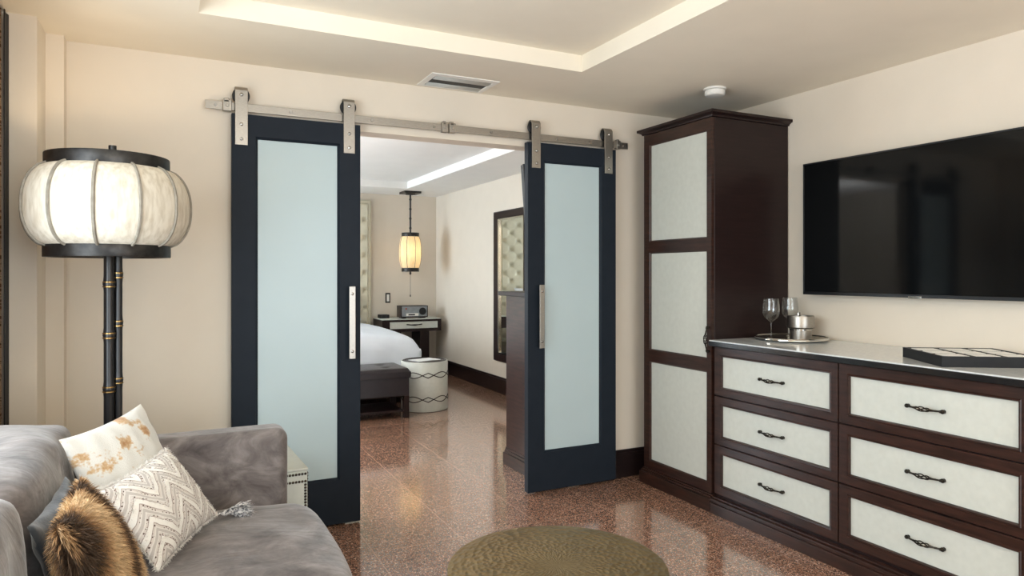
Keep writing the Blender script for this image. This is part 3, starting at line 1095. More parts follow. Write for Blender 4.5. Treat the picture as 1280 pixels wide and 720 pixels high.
# zigzag wool cushion
wq = ((-.183, 2.272, .728), (-.006, 2.662, .745), (.152, 2.607, .512), (-.025, 2.217, .498))
zc, zm, zw, zh = pillow('woven_cushion', wq, .12, M['chevron'], 'white woven zigzag cushion with a tassel in front of the cowhide cushion', noise=.003)
its = []
for _ in range(5200):                     # raised white tufts along the zigzag rows
    u, v = random.uniform(-.98, .98), random.uniform(-.98, .98)
    p = pillow_pt(u, v, zw, zh, .12, 1)
    tri = abs(((p.x * CHEV_K + .5) % 1.0) - .5) * 2 / (2 * CHEV_K)
    tri = abs(p.x) % (1 / CHEV_K)
    tri = min(tri, 1 / CHEV_K - tri)
    zz = p.y + tri * CHEV_A * 2 * CHEV_K
    q = abs(zz) % CHEV_P
    q = min(q, CHEV_P - q) / (CHEV_P / 2)
    if q < .32:
        its.append((p, Vector((random.uniform(-.6, .6), random.uniform(-.6, .6), 1)), Vector((random.uniform(-.5, .5), random.uniform(-.5, .5), 0)), random.uniform(.003, .006), .0022))
for _ in range(2600):                     # frayed seams
    e = random.choice((0, 1, 2, 3)); q = random.uniform(-1, 1)
    u, v = ((q, 1), (q, -1), (1, q), (-1, q))[e]
    p = pillow_pt(u, v, zw, zh, .12, 1)
    d = Vector(((0, 1, 0), (0, -1, 0), (1, 0, 0), (-1, 0, 0))[e]) + Vector((random.uniform(-.6, .6), random.uniform(-.6, .6), random.uniform(-.7, .7)))
    its.append((p, d, Vector((random.uniform(-.6, .6), random.uniform(-.6, .6), random.uniform(-.6, .6))), random.uniform(.005, .011), .0016))
strand_mesh('tufts', its, M['fringe'], zc)
inv = zm.inverted()
tb = []
t0 = inv @ Vector((.150, 2.615, .505)); t1 = inv @ Vector((.225, 2.64, .492))
b = BM(); tube(b, [inv @ Vector((.140, 2.61, .510)), inv @ Vector((.160, 2.622, .506)), inv @ Vector((.178, 2.63, .503))], [.005, .004, .006], 8)
ball(b, inv @ Vector((.180, 2.63, .503)), .011, 12, 8)
ts = obj('tassel', b, M['tassel'], zc, world=False)
ts['label'] = 'grey and white yarn tassel'
for _ in range(1000):
    a = random.uniform(0, 2 * pi); r = random.uniform(0, 1) ** .5
    d = inv.to_3x3() @ Vector((1.0, .25 + .42 * r * cos(a), .10 + .30 * r * sin(a)))
    bd = inv.to_3x3() @ Vector((random.uniform(-.25, .2), random.uniform(-.3, .3), random.uniform(-.42, -.1)))
    tb.append((inv @ (Vector((.183, 2.631, .505)) + Vector((0, cos(a) * .006, sin(a) * .006))), d, bd, random.uniform(.05, .095), .0028))
strand_mesh('yarn', tb, M['tassel'], ts)
# fur cushion, nearest
fq = ((-.215, 1.775, .80), (-.205, 2.125, .812), (-.09, 2.085, .50), (-.095, 1.74, .49))
fc, fm, fw_, fh = pillow('fur_cushion', fq, .11, M['fur'], 'brown striped faux fur cushion, nearest cushion on the sofa')
its = []
for _ in range(26000):
    side = 1 if random.random() < .72 else -1
    u, v = random.uniform(-1, 1), random.uniform(-1, 1)
    if random.random() < .25:
        if random.random() < .5:
            u = random.choice((-1, 1)) * random.uniform(.93, 1)
        else:
            v = random.choice((-1, 1)) * random.uniform(.93, 1)
    p = pillow_pt(u, v, fw_, fh, .11, side)
    e = .02
    pu = pillow_pt(min(1, u + e), v, fw_, fh, .11, side) - pillow_pt(max(-1, u - e), v, fw_, fh, .11, side)
    pv = pillow_pt(u, min(1, v + e), fw_, fh, .11, side) - pillow_pt(u, max(-1, v - e), fw_, fh, .11, side)
    n = pu.cross(pv)
    n = n.normalized() * side if n.length > 1e-9 else Vector((0, 0, side))
    n = n + Vector((u * abs(u) ** 5, v * abs(v) ** 5, 0)) * 1.2
    d = n + Vector((random.uniform(-.5, .5), random.uniform(-.5, .5), random.uniform(-.3, .3)))
    its.append((p, d, Vector((random.uniform(-.3, .3), -.55 + random.uniform(-.3, .3), 0)), random.uniform(.016, .034), .0015))
strand_mesh('fur', its, M['fur'], fc)['label'] = 'long brown fur with dark stripes'

# ------------------------------------------------------------------ end table behind the sofa arm
et = thing('end_table', 'cream nailhead end table between the sofa arm and left barn door', 'table', (.28, 3.29, 0), .04)
b = BM()
bx(b, -.25, .25, -.245, .245, .02, .5)
obj('body', b, M['shag'], et, bevel=.006, world=False)
b = BM(); bx(b, -.252, .252, -.247, .247, .5, .512)
obj('top', b, M['shag'], et, bevel=.004, world=False)
b = BM()
for zz in (.487, .455):
    for k in range(38):
        ball(b, (-.24 + k * .48 / 37, -.2465, zz), .0058, 8, 5, (1, .6, 1))
for xx in (-.24, .24):
    for k in range(33):
        ball(b, (xx, -.2465, .44 - k * .0128), .0058, 8, 5, (1, .6, 1))
for k in range(33):
    ball(b, (.2515, -.235, .487 - k * .0128), .0052, 8, 5, (.6, 1, 1))
o = obj('nailhead_trim', b, M['nail'], et, world=False); o['kind'] = 'stuff'; o['label'] = 'rows of dark bronze nailheads'
for x in (-.2, .2):
    for y in (-.2, .2):
        b = BM(); bx(b, x - .02, x + .02, y - .02, y + .02, 0, .022)
        obj('foot', b, M['wood_dark'], et, world=False)

# ------------------------------------------------------------------ floor lamp
LX, LY = -.2, 3.12
lm = thing('floor_lamp', 'black bamboo floor lamp with wide lantern shade behind the sofa', 'lamp', (LX, LY, 0))
b = BM(); lathe(b, [(0, 0), (.135, 0), (.14, .008), (.13, .02), (.05, .03), (0, .032)], 40, (LX, LY, 0))
obj('base', b, M['bamboo'], lm)


def bamboo(x, y, r, z0, z1, nodes):
    pts, rd = [], []
    zs_ = sorted(set([z0, z1] + [z + q for z in nodes for q in (-.03, -.008, 0, .008, .03) if z0 < z + q < z1]))
    for z in zs_:
        dmin = min(abs(z - n) for n in nodes)
        pts.append((x, y, z)); rd.append(r * (1.22 if dmin < .002 else 1.1 if dmin < .01 else 1.0))
    b = BM(); tube(b, pts, rd, 18)
    p = obj('pole', b, M['bamboo'], lm)
    for n in nodes:
        b = BM()
        for q in (-.012, .006):
            lathe(b, [(r * 1.02, -.003 + q), (r * 1.25, -.001 + q), (r * 1.25, .003 + q), (r * 1.02, .005 + q)], 20, (x, y, n))
        obj('node_ring', b, M['brass'], p)['label'] = 'brass ring at a bamboo node'


bamboo(-.207, 3.11, .0185, .03, 1.76, [.26, .48, .70, .90, 1.11, 1.31])
bamboo(-.176, 3.125, .0145, .03, 1.76, [.30, .52, .74, .93, 1.155, 1.345])
bamboo(-.198, 3.155, .0145, .03, 1.858, [.2, .42, .64, .86, 1.07, 1.27])
ZS = 1.632


def shade_r(t, r0, r1, rm):
    """t 0..1 bottom to top"""
    base = r0 + (r1 - r0) * t
    return base + (rm - (r0 + r1) / 2) * (max(0, 1 - abs(2 * t - 1) ** 2.3)) ** .62


def lantern(parent, cx, cy, z0, z1, r0, r1, rm, nr, ph, m_shade, band, rib_r, sag, n=24):
    b = BM()
    per = 6
    seg = nr * per
    rows_ = []
    for j in range(n + 1):
        t = j / n
        R_ = shade_r(t, r0, r1, rm)
        row = []
        for k in range(seg):
            f = (k % per) / per
            rr = R_ * (1 - sag * sin(pi * f) * sin(pi * t))
            a = ph + 2 * pi * k / seg
            row.append(b.verts.new((cx + rr * cos(a), cy + rr * sin(a), z0 + (z1 - z0) * t)))
        rows_.append(row)
    for j in range(n):
        for k in range(seg):
            b.faces.new((rows_[j][k], rows_[j][(k + 1) % seg], rows_[j + 1][(k + 1) % seg], rows_[j + 1][k]))
    sh = obj('shade', b, m_shade, parent, angle=80)
    for k in range(nr):
        a = ph + 2 * pi * k / nr
        b = BM()
        pts = []
        for j in range(n + 1):
            R_ = shade_r(j / n, r0, r1, rm) + rib_r * .4
            pts.append((cx + R_ * cos(a), cy + R_ * sin(a), z0 + (z1 - z0) * j / n))
        tube(b, pts, rib_r, 6)
        obj('rib', b, M['rib'], sh)
    for nm, zz, r in (('bottom_band', z0 - band * .8, r0), ('top_band', z1 - band * .2, r1)):
        b = BM()
        lathe(b, [(r - .002, 0), (r + .008, 0), (r + .009, .002), (r + .009, band - .002), (r + .008, band), (r - .002, band)], 64, (cx, cy, zz), closed=True)
        obj(nm, b, M['iron'], parent)
    return sh


lantern(lm, LX - .008, LY, 1.455, 1.763, .209, .206, .289, 12, .42, M['shade'], .052, .0062, .012)
b = BM()                                     # spider arms that carry the shade
for z in (1.44, 1.775):
    b = BM() if z > 1.5 else b
    for k in range(3):
        a = .5 + k * 2 * pi / 3
        tube(b, [(LX - .013, LY + .01, z), (LX - .013 + .206 * cos(a), LY + .206 * sin(a), z)], .004, 8)
    obj('shade_spider', b, M['iron'], lm)
b = BM(); ball(b, (LX, LY + .06, 1.64), .03, 16, 12)
bulb_m, nt_, N_, L_, b_ = new_mat('bulb_glow')
b_.inputs['Emission Color'].default_value = (1, .86, .66, 1); b_.inputs['Emission Strength'].default_value = 8
obj('bulb', b, bulb_m, lm)
ld = bpy.data.lights.new('floor_lamp_light', 'POINT'); ld.energy = LAMP_W; ld.color = (1, .79, .54); ld.shadow_soft_size = .035
lo = bpy.data.objects.new('floor_lamp_light', ld); COL.objects.link(lo); lo.location = (0, .03, 1.69); lo.parent = lm
ld.use_shadow = True

# ------------------------------------------------------------------ coffee table
cf = thing('coffee_table', 'round hammered brass drum coffee table in the foreground', 'table', (1.116, 1.909, 0))
b = BM()
R0 = .35
lathe(b, [(0, .415), (.1, .415), (.2, .415), (.3, .415), (.345, .415), (.35, .4135), (.3515, .41), (.35, .4065), (.345, .405)], 96, (1.116, 1.909, 0))
obj('top', b, M['hammer'], cf)
b = BM(); lathe(b, [(.343, .407), (.30, .32), (.275, .21), (.30, .1), (.335, .01), (.33, 0), (0, 0)], 96, (1.116, 1.909, 0))
obj('drum', b, M['hammer'], cf)

# ------------------------------------------------------------------ things on the dresser
ZD = .9755
tr = thing('serving_tray', 'round silver serving tray on the dresser beside the wardrobe', 'tray', (3.15, 2.772, ZD))
b = BM()
lathe(b, [(0, .004), (.15, .004), (.158, .008), (.186, .014), (.197, .017), (.1985, .009), (.19, .006), (.16, .003), (.155, 0), (0, 0)], 56, (3.15, 2.772, ZD))
obj('plate', b, M['chrome'], tr)
b = BM()
ring_ = [(3.15 + .1945 * cos(a * 2 * pi / 64), 2.772 + .1945 * sin(a * 2 * pi / 64), ZD + .0165) for a in range(65)]
tube(b, ring_, .0042, 8)
obj('rim', b, M['chrome'], tr)
ZT = ZD + .0045
prof = [(.0, .0), (.033, .0), (.034, .0015), (.030, .003), (.012, .006), (.0045, .012), (.0036, .03), (.0036, .085), (.0055, .098), (.016, .106), (.034, .122), (.044, .143), (.0465, .165), (.044, .195), (.0395, .229), (.0385, .2295),
        (.038, .228), (.0425, .195), (.045, .165), (.0425, .143), (.0325, .1235), (.015, .1085), (.0, .105)]
for (gx, gy), lab in (((3.03, 2.807), 'wine glass on the silver tray, in front of the dark wardrobe side'), ((3.25, 2.87), 'wine glass behind the silver ice bucket')):
    b = BM(); lathe(b, prof, 40, (gx, gy, ZT))
    g = obj('wine_glass', b, M['glass'], None)
    tag(g, lab, 'glass', 'wine glasses on the silver tray')
bk = thing('ice_bucket', 'brushed steel ice bucket on the silver tray', 'bucket', (3.207, 2.757, ZT))
bc = (3.207, 2.757, ZT)
b = BM(); lathe(b, [(0, 0), (.056, 0), (.058, .002), (.059, .058), (.069, .064), (.0725, .068), (.0725, .128), (.0712, .132), (.0695, .13), (.069, .07), (.055, .062), (.054, .006), (0, .006)], 48, bc)
obj('body', b, M['steel'], bk)
b = BM(); lathe(b, [(.0585, .05), (.0605, .052), (.0605, .058), (.0585, .06)], 48, bc)
obj('band', b, M['chrome'], bk)
tg = thing('ice_tongs', 'small steel tongs standing in the ice bucket', 'tongs', (3.195, 2.757, ZT + .006))
b = BM()
for e in (-1, 1):
    tube(b, [(3.195 + e * .004, 2.757, ZT + .007), (3.195 + e * .014, 2.757, ZT + .06), (3.195 + e * .004, 2.757, ZT + .125), (3.195 + e * .008, 2.757, ZT + .142), (3.195 + e * .005, 2.757, ZT + .150)], .0032, 8)
obj('arms', b, M['chrome'], tg)

# game board tray
bt = thing('game_tray', 'black square game tray with white cells on the dresser', 'tray', (2.772, 1.696, ZD), math.atan2(-.167, .256))
b = BM()
A, B2, HH = .378, .348, .043
FQ = lambda a, c, q: Vector((a, c, q))
rings(b, FQ, [(.0, A, 0, B2, .0), (0, A, 0, B2, HH), (.012, A - .012, .012, B2 - .012, HH), (.012, A - .012, .012, B2 - .012, .028)], cap_last=True, cap_first=True)
obj('tray_body', b, M['black_lacquer'], bt, bevel=.0012, world=False)
cw, ch_ = (A - .024) / 3, (B2 - .024) / 3
for k in (1, 2):
    b = BM(); bx(b, .012 + k * cw - .006, .012 + k * cw + .006, .012, B2 - .012, .027, HH)
    obj('divider', b, M['black_lacquer'], bt, bevel=.001, world=False)
    b = BM(); bx(b, .012, A - .012, .012 + k * ch_ - .005, .012 + k * ch_ + .005, .027, HH - .0015)
    obj('divider', b, M['black_lacquer'], bt, bevel=.001, world=False)
for i in range(3):
    for j in range(3):
        b = BM(); bx(b, .012 + i * cw + .012, .012 + (i + 1) * cw - .012, .012 + j * ch_ + .012, .012 + (j + 1) * ch_ - .012, .027, .0425)
        obj('cell', b, M['ivory'], bt, bevel=.002, world=False)['label'] = 'white inlaid cell'

# ------------------------------------------------------------------ bedroom: bed, headboard, pillows
bd = thing('bed', 'large bed with white duvet and tall tufted headboard in the bedroom', 'bed', (1.33, 7.9, 0))
BX0, BX1, BY0, BY1 = .36, 2.30, 6.88, 9.0
b = BM(); bx(b, BX0 + .04, BX1 - .05, BY0 + .05, BY1, .06, .34)
obj('base', b, M['bedsheet_base'], bd, bevel=.02)
for x in (BX0 + .12, BX1 - .14):
    for y in (BY0 + .12, BY1 - .1):
        b = BM(); bx(b, x - .03, x + .03, y - .03, y + .03, 0, .065)
        obj('leg', b, M['wood_dark'], bd)
b = BM(); bx(b, BX0 + .02, BX1 - .03, BY0 + .04, BY1, .34, .62)
obj('mattress', b, M['linen'], bd, bevel=.05, seg=4)
# duvet: draped surface over the top, right side and foot
b = BM()
nx, ny = 56, 60
grid = []
for j in range(ny + 1):
    row = []
    for i in range(nx + 1):
        sx_ = -1.35 + 2.70 * i / nx           # distance across
        sy_ = -.42 + (BY1 - .5 - BY0 + .42) * j / ny
        hx = 1.0
        R_ = .10

        def fold(d, half):
            """distance past the edge -> (horizontal, drop)"""
            q = abs(d) - (half - R_)
            if q <= 0:
                return abs(d), 0.0
            if q < R_ * pi / 2:
                a = q / R_
                return half - R_ + R_ * sin(a), R_ * (1 - cos(a))
            return half + .012, R_ + (q - R_ * pi / 2)
        X_, dz = fold(sx_, hx)
        X_ = math.copysign(X_, sx_)
        q = -sy_ + R_
        if q <= 0:
            Y_, dz2 = BY0 + sy_, 0.0
        elif q < R_ * pi / 2:
            a = q / R_; Y_, dz2 = BY0 + R_ - R_ * sin(a), R_ * (1 - cos(a))
        else:
            Y_, dz2 = BY0 - .012, R_ + (q - R_ * pi / 2)
        drop = max(dz, dz2) if min(dz, dz2) <= 0 else math.hypot(dz, dz2) if max(dz, dz2) < R_ else max(dz, dz2)
        crown = .085 * (1 - min(1, (sx_ / 1.0) ** 2)) + .035 * min(1, max(0, sy_ / 1.2))
        Z_ = .655 + crown - min(drop, .36) + .006 * sin(7 * sx_ + 3 * sy_) * (1 if drop < .02 else .4)
        wav = .012 * sin(sy_ * 16) if dz > .1 else 0
        wav2 = .012 * sin(sx_ * 15) if dz2 > .1 else 0
        row.append(b.verts.new((1.33 + X_ + math.copysign(wav, sx_), Y_ - wav2, Z_)))
    grid.append(row)
for j in range(ny):
    for i in range(nx):
        b.faces.new((grid[j][i], grid[j][i + 1], grid[j + 1][i + 1], grid[j + 1][i]))
o = obj('duvet', b, M['linen'], bd, angle=80)
o['label'] = 'white duvet'
md = o.modifiers.new('solid', 'SOLIDIFY'); md.thickness = .02; md.offset = -1
# headboard
HX0, HX1, HZ0, HZ1, HY = .20, 2.425, .30, 2.33, 9.035
b = BM()
nx, nz = 150, 140
px_, pz_ = .235, .235
grid = []
dims = []
for j in range(nz + 1):
    row = []
    for i in range(nx + 1):
        x = HX0 + (HX1 - HX0) * i / nx; z = HZ0 + (HZ1 - HZ0) * j / nz
        edge = min(x - HX0, HX1 - x, z - HZ0, HZ1 - z)
        if edge < .05:
            dpt = .018 * math.sqrt(max(0, 1 - (1 - min(1, edge / .025)) ** 2)) + .012
            if edge > .04:
                dpt -= .012
        else:
            p = (x - HX1 + .085) / px_; q = (z - HZ0 - .12) / pz_
            a, c_ = p + q, p - q
            fa, fb = abs(a - round(a)), abs(c_ - round(c_))
            dpt = .055 * (min(fa, .5) * 2) ** .5 * (min(fb, .5) * 2) ** .5 + .004
            d2 = min(((p - pi_) ** 2 + (q - qi_) ** 2) for pi_, qi_ in [((m1 + m2) / 2, (m1 - m2) / 2) for m1 in (math.floor(a), math.ceil(a)) for m2 in (math.floor(c_), math.ceil(c_))])
            pl = min(fa, fb)
            dpt = .05 - .036 * math.exp(-d2 / .016) - .006 * math.exp(-(pl / .05) ** 2)
        row.append(b.verts.new((x, HY + .035 - dpt - .0, z)))
    grid.append(row)
for j in range(nz):
    for i in range(nx):
        b.faces.new((grid[j][i], grid[j][i + 1], grid[j + 1][i + 1], grid[j + 1][i]))
bx(b, HX0, HX1, HY + .034, YF - .002, HZ0, HZ1)
hb = obj('headboard', b, M['tuft'], bd, angle=60)
hb['label'] = 'cream diamond tufted headboard panel'
bm_ = BM(); ball(bm_, (0, 0, 0), .013, 10, 7, (1, .5, 1))
btn_me = None
for iu in range(-20, 3):
    for iv in range(-22, 22):
        p, q = (iu + iv) / 2.0, (iu - iv) / 2.0
        x = HX1 - .085 + p * px_; z = HZ0 + .12 + q * pz_
        if not (1.35 < x < HX1 - .055 and HZ0 + .3 < z < HZ1 - .055):
            continue
        if btn_me is None:
            o = obj('button', bm_, M['tuft'], hb, world=False); btn_me = o.data
        else:
            o = bpy.data.objects.new('button', btn_me); COL.objects.link(o); o.parent = hb
        o.location = Vector((x, HY + .018, z)) - bd.location
pillow('bed_pillow', ((2.22, 8.93, 1.14), (1.50, 8.93, 1.14), (1.50, 8.78, .75), (2.22, 8.78, .75)), .2, M['linen'],
       'white pillow against the tufted headboard, seen in the wall mirror', 'pillow')

# bench at the foot of the bed
bn = thing('bench', 'dark leather tufted bench at the foot of the bed', 'bench', (1.33, 6.43, 0))
EX0, EX1, EY0, EY1 = .62, 2.03, 6.175, 6.675
b = BM()
n1, n2 = 60, 24
grid = []
for j in range(n2 + 1):
    row = []
    for i in range(n1 + 1):
        x = EX0 + (EX1 - EX0) * i / n1; y = EY0 + (EY1 - EY0) * j / n2
        e = min(x - EX0, EX1 - x, y - EY0, EY1 - y)
        z = .435 + .033 * math.sqrt(max(0, 1 - (1 - min(1, e / .04)) ** 2))
        for k in range(4):
            for yy in (6.33, 6.52):
                bx_ = EX1 - .2 - k * .35
                r2 = (x - bx_) ** 2 + (y - yy) ** 2
                z -= .018 * math.exp(-r2 / .0012)
        row.append(b.verts.new((x, y, z)))
    grid.append(row)
for j in range(n2):
    for i in range(n1):
        b.faces.new((grid[j][i], grid[j][i + 1], grid[j + 1][i + 1], grid[j + 1][i]))
bx(b, EX0, EX1, EY0, EY1, .385, .4355)
cu = obj('cushion', b, M['leather'], bn, bevel=0, angle=40)
for k in range(4):
    for yy in (6.33, 6.52):
        b = BM(); ball(b, (EX1 - .2 - k * .35, yy, .452), .012, 10, 6, (1, 1, .5))
        obj('button', b, M['leather'], cu)
b = BM()
bx(b, EX0 + .012, EX1 - .012, EY0 + .012, EY1 - .012, .21, .385)
obj('apron', b, M['leather'], bn, bevel=.006)
for x in (EX0 + .012, EX1 - .062):
    for y in (EY0 + .012, EY1 - .062):
        b = BM(); bx(b, x, x + .05, y, y + .05, 0, .21)
        obj('leg', b, M['wood_dark'], bn, bevel=.003)
b = BM(); bx(b, EX0 + .062, EX1 - .062, EY0 + .03, EY1 - .03, .06, .08)
obj('shelf', b, M['wood_dark'], bn, bevel=.003)

# drum side table with scroll bands
DXc, DYc, DRr = 2.297, 6.56, .232
dm = thing('drum_table', 'cream drum side table with dark interlaced bands beside the bench', 'table', (DXc, DYc, 0))
b = BM(); lathe(b, [(0, .004), (DRr - .004, .004), (DRr, .01), (DRr, .478), (DRr - .004, .485), (DRr - .03, .485)], 64, (DXc, DYc, 0))
obj('body', b, M['shag'], dm)
b = BM(); lathe(b, [(0, .001), (DRr - .008, .001), (DRr - .008, .012)], 48, (DXc, DYc, 0))
obj('foot_ring', b, M['wood_dark'], dm)
b = BM(); lathe(b, [(0, .481), (DRr - .028, .481), (DRr - .028, .487), (DRr - .018, .489), (DRr - .012, .486)], 64, (DXc, DYc, 0))
obj('top', b, M['wood_dark'], dm)['label'] = 'dark inset top'
for zz in (.360, .125):
    b = BM()
    per = 5
    for sgn in (-1, 1):
        for off in (0,):
            pts = []
            n = 400
            for k in range(n + 1):
                th = 2 * pi * k / n
                f = (th / (2 * pi) * per) % 1.0
                if f < .62:
                    y = .027 * sin(pi * f / .62)
                elif f < .69:
                    y = -.019 * (f - .62) / .07 * 0
                else:
                    g_ = (f - .66) / .34
                    y = -.024 * (1 - abs(2 * g_ - 1)) if g_ > 0 else 0
                if .62 <= f < .69:
                    g_ = (f - .62) / .38; y = -.024 * (1 - abs(2 * g_ - 1))
                elif f >= .69:
                    g_ = (f - .62) / .38; y = -.024 * (1 - abs(2 * g_ - 1))
                pts.append((DXc + (DRr + .001) * cos(th + 1.0), DYc + (DRr + .001) * sin(th + 1.0), zz + sgn * y))
            tube(b, pts, .0045, 6, cap=False)
    obj('scroll_band', b, M['wood_dark'], dm)['label'] = 'dark interlaced line band'
mg = thing('magazine', 'white magazine lying on the drum side table', 'magazine', (DXc, DYc, .4815), .3)
b = BM(); bx(b, -.13, .13, -.09, .09, .0005, .006)
obj('pages', b, M['paper'], mg, bevel=.001, world=False)
b = BM(); bx(b, -.132, .132, -.092, .092, .006, .0075)
obj('cover', b, M['paper'], mg, world=False)

# nightstand with radio
nsx0, nsx1, nsy0, nsy1 = 2.46, 3.265, 8.65, 9.10
ns = thing('nightstand', 'dark nightstand with cream drawer in the far bedroom corner', 'nightstand', (2.86, 8.88, 0))
FN = lambda a, c, q: Vector((a, nsy0 + q, c))
b = BM()
rings(b, FN, [(nsx0, nsx1, .59, .748, .44), (nsx0, nsx1, .59, .748, 0), (nsx0 + .10, nsx1 - .045, .628, .722, 0), (nsx0 + .10, nsx1 - .045, .628, .722, .02)], cap_first=True, cap_last=True)
obj('case', b, M['wood_dark'], ns, angle=20)
b = BM(); bx(b, nsx0 + .004, nsx1 - .004, nsy0 + .004, nsy1, .748, .757)
obj('top', b, M['shag'], ns)['label'] = 'cream top'
b = BM(); bx(b, nsx0 + .103, nsx1 - .048, nsy0 + .006, nsy0 + .02, .631, .719)
nd = obj('drawer', b, M['shag'], ns, bevel=.002)
b = BM()
xc_ = (nsx0 + .10 + nsx1 - .045) / 2
tube(b, [(xc_ - .1, nsy0 + .008, .685), (xc_ - .1, nsy0 - .01, .685), (xc_ - .05, nsy0 - .016, .679), (xc_, nsy0 - .018, .677), (xc_ + .05, nsy0 - .016, .679), (xc_ + .1, nsy0 - .01, .685), (xc_ + .1, nsy0 + .008, .685)], [.006, .007, .006, .01, .006, .007, .006], 8)
obj('handle', b, M['bronze'], nd)
for x in (2.60, 2.985):
    b = BM(); bx(b, x, x + .13, nsy0 + .05, nsy1 - .05, 0, .59)
    obj('leg', b, M['wood_dark'], ns, bevel=.003)

rd = thing('radio', 'grey tabletop radio with round dial on the nightstand', 'radio', (2.92, 8.83, .757))
rx0, rx1, ry0, ry1, rz0, rz1 = 2.735, 3.105, 8.73, 8.92, .772, .925
b = BM()
FR = lambda a, c, q: Vector((a, ry0 + q, c))
rings(b, FR, [(rx0, rx1, rz0, rz1, ry1 - ry0), (rx0, rx1, rz0, rz1, 0), (rx0 + .01, rx1 - .01, rz0 + .01, rz1 - .008, 0), (rx0 + .01, rx1 - .01, rz0 + .01, rz1 - .008, .008)], cap_first=True, cap_last=True)
obj('case', b, M['wood_dark'], rd, angle=20)
b = BM(); bx(b, rx0 + .011, rx1 - .011, ry0 + .003, ry0 + .008, rz0 + .011, rz1 - .009)
obj('face', b, M['radio_face'], rd)['label'] = 'grey metal face'
b = BM(); cyl(b, (rx1 - .075, ry0 - .012, .85), (rx1 - .075, ry0 + .004, .85), .048, 32)
obj('dial', b, M['black_rubber'], rd, bevel=.003)
b = BM(); bx(b, rx0 + .07, rx0 + .24, ry0 - .001, ry0 + .003, .79, .825)
dp = obj('display_panel', b, M['white_plastic'], rd)
b = BM(); bx(b, rx0 + .10, rx0 + .19, ry0 - .003, ry0, .798, .815)
obj('display', b, M['black_rubber'], dp)
b = BM(); ball(b, (rx0 + .07, ry0 + .002, .885), .011, 10, 8, (1, .5, 1))
obj('indicator', b, M['red'], rd)
for x in (rx0 + .05, rx1 - .05):
    b = BM(); bx(b, x - .025, x + .025, ry0 + .02, ry1 - .02, .757, .772)
    obj('foot', b, M['black_rubber'], rd)
ph = thing('telephone_base', 'small black box at the left end of the nightstand', 'box', (2.555, 8.95, .757))
b = BM(); bx(b, 2.50, 2.63, 8.90, 9.02, .757, .806)
obj('housing', b, M['black_rubber'], ph, bevel=.006)
for x in (2.533, 2.597):
    b = BM(); cyl(b, (x, 8.895, .78), (x, 8.902, .78), .014, 14)
    obj('socket', b, M['tv_black'], ph)
sw = thing('light_switch', 'white light switch in a grey plate above the nightstand', 'switch', (2.672, YF, 1.02))
b = BM(); bx(b, 2.638, 2.706, YF - .008, YF - .0005, .952, 1.088)
obj('plate', b, M['iron'], sw, bevel=.002)
b = BM(); bx(b, 2.655, 2.689, YF - .014, YF - .007, .972, 1.068)
obj('rocker', b, M['white_plastic'], sw, bevel=.002)

# pendant lantern
PX, PY = 2.845, 8.68
pn = thing('pendant_lamp', 'narrow lantern pendant lamp hanging over the nightstand', 'lamp', (PX, PY, ZC))
b = BM(); bx(b, PX - .115, PX + .115, PY - .115, PY + .115, ZC - .028, ZC)
bx(b, PX - .05, PX + .05, PY - .05, PY + .05, ZC - .04, ZC - .028)
obj('canopy', b, M['iron'], pn, bevel=.004)
b = BM()
pts, rr_ = [], []
for k in range(33):
    z = ZC - .04 - (ZC - .04 - 1.885) * k / 32
    pts.append((PX, PY, z)); rr_.append(.0125 * (1.5 if k % 8 == 4 else 1.0))
tube(b, pts, rr_, 12)
obj('stem', b, M['bamboo'], pn)
lantern(pn, PX, PY, 1.415, 1.845, .106, .106, .147, 8, .15, M['pendant_shade'], .05, .0038, .01)
b = BM()
for z in (1.43, 1.88):
    for k in range(4):
        a = k * pi / 2
        tube(b, [(PX, PY, z), (PX + .108 * cos(a), PY + .108 * sin(a), z)], .004, 6)
obj('shade_spider', b, M['iron'], pn)
b = BM(); ball(b, (PX, PY, 1.355), .014, 10, 8, (1, 1, 1.6)); tube(b, [(PX, PY, 1.43), (PX, PY, 1.36)], .005, 8)
obj('finial', b, M['iron'], pn)
b = BM(); tube(b, [(PX, PY, 1.35), (PX, PY, 1.07)], .0022, 6); ball(b, (PX, PY, 1.06), .008, 8, 6, (1, 1, 2.2))
obj('pull_cord', b, M['iron'], pn)
b = BM(); ball(b, (PX, PY, 1.64), .03, 14, 10)
obj('bulb', b, bulb_m, pn)
ld2 = bpy.data.lights.new('pendant_light', 'POINT'); ld2.energy = PENDANT_W; ld2.color = (1, .76, .48); ld2.shadow_soft_size = .035
lo2 = bpy.data.objects.new('pendant_light', ld2); COL.objects.link(lo2); lo2.location = (0, 0, 1.64 - ZC); lo2.parent = pn

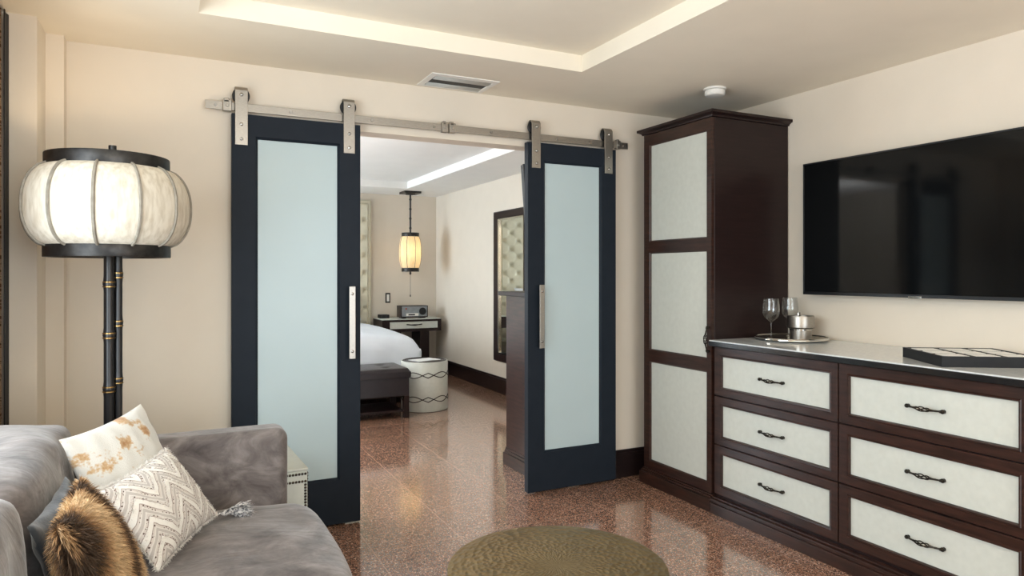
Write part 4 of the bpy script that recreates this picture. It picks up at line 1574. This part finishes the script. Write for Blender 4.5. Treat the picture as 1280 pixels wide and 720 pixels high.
# wall mirror in the bedroom
mi = thing('wall_mirror', 'tall dark framed mirror on the bedroom right wall', 'mirror', (XR, 6.75, .36))
my0, my1, mz0, mz1 = 6.30, 7.158, .36, 2.052
FM = lambda a, c, q: Vector((XR - .002 - q, a, c))
b = BM()
rings(b, FM, [(my0, my1, mz0, mz1, 0), (my0, my1, mz0, mz1, .026), (my0 + .012, my1 - .012, mz0 + .012, mz1 - .012, .034), (my0 + .10, my1 - .10, mz0 + .075, mz1 - .075, .028), (my0 + .115, my1 - .115, mz0 + .09, mz1 - .09, .012)])
obj('frame', b, M['wood_dark'], mi, angle=20)
b = BM()
rings(b, FM, [(my0 + .112, my1 - .112, mz0 + .085, mz1 - .085, .014), (my0 + .112, my1 - .112, mz0 + .085, mz1 - .085, .03), (my0 + .13, my1 - .13, mz0 + .103, mz1 - .103, .028), (my0 + .13, my1 - .13, mz0 + .103, mz1 - .103, .008)])
obj('silver_bead', b, M['chrome'], mi, angle=20)
b = BM(); bx(b, XR - .012, XR - .006, my0 + .11, my1 - .11, mz0 + .085, mz1 - .085)
obj('mirror_glass', b, M['mirror'], mi)

# bedroom dresser behind the right barn door, and the tilted television above it
bdz = thing('tall_dresser', 'tall dark dresser just inside the bedroom behind the right barn door', 'dresser', (2.75, 4.17, 0))
b = BM(); bx(b, 2.145, 3.36, YB2 + .03, 4.385, .12, 1.195)
obj('body', b, M['wood'], bdz, bevel=.003)
b = BM(); bx(b, 2.10, 3.36, YB2 + .025, 4.425, 1.195, 1.225)
obj('top', b, M['wood_dark'], bdz, bevel=.003)
b = BM(); bx(b, 2.128, 3.36, YB2 + .03, 4.405, 0, .085); bx(b, 2.136, 3.36, YB2 + .03, 4.395, .085, .105); bx(b, 2.141, 3.36, YB2 + .03, 4.39, .105, .122)
obj('plinth', b, M['wood'], bdz, bevel=.003)
for zz in (.16, .505, .85):
    b = BM(); bx(b, 2.17, 3.33, 4.384, 4.40, zz, zz + .325)
    dw = obj('drawer', b, M['shag'], bdz, bevel=.003)
bt2 = thing('bedroom_television', 'black tilted television on the bedroom side of the dividing wall', 'television', (2.75, 4.10, 1.72))
mt = Matrix.Translation((2.75, 4.10, 1.72)) @ Matrix.Rotation(math.radians(-8), 4, 'X')
b = BM(); bx(b, -.60, .60, -.02, .022, -.375, .375, mt)
obj('panel', b, M['tv_black'], bt2, bevel=.004)
b = BM(); bx(b, -.59, .59, .022, .024, -.36, .365, mt)
obj('screen', b, M['screen'], bt2)
b = BM(); bx(b, 2.6, 2.9, YB2 + .0005, YB2 + .02, 1.6, 1.85); bx(b, 2.7, 2.8, YB2 + .02, 4.11, 1.68, 1.75)
obj('wall_arm', b, M['tv_black'], bt2)
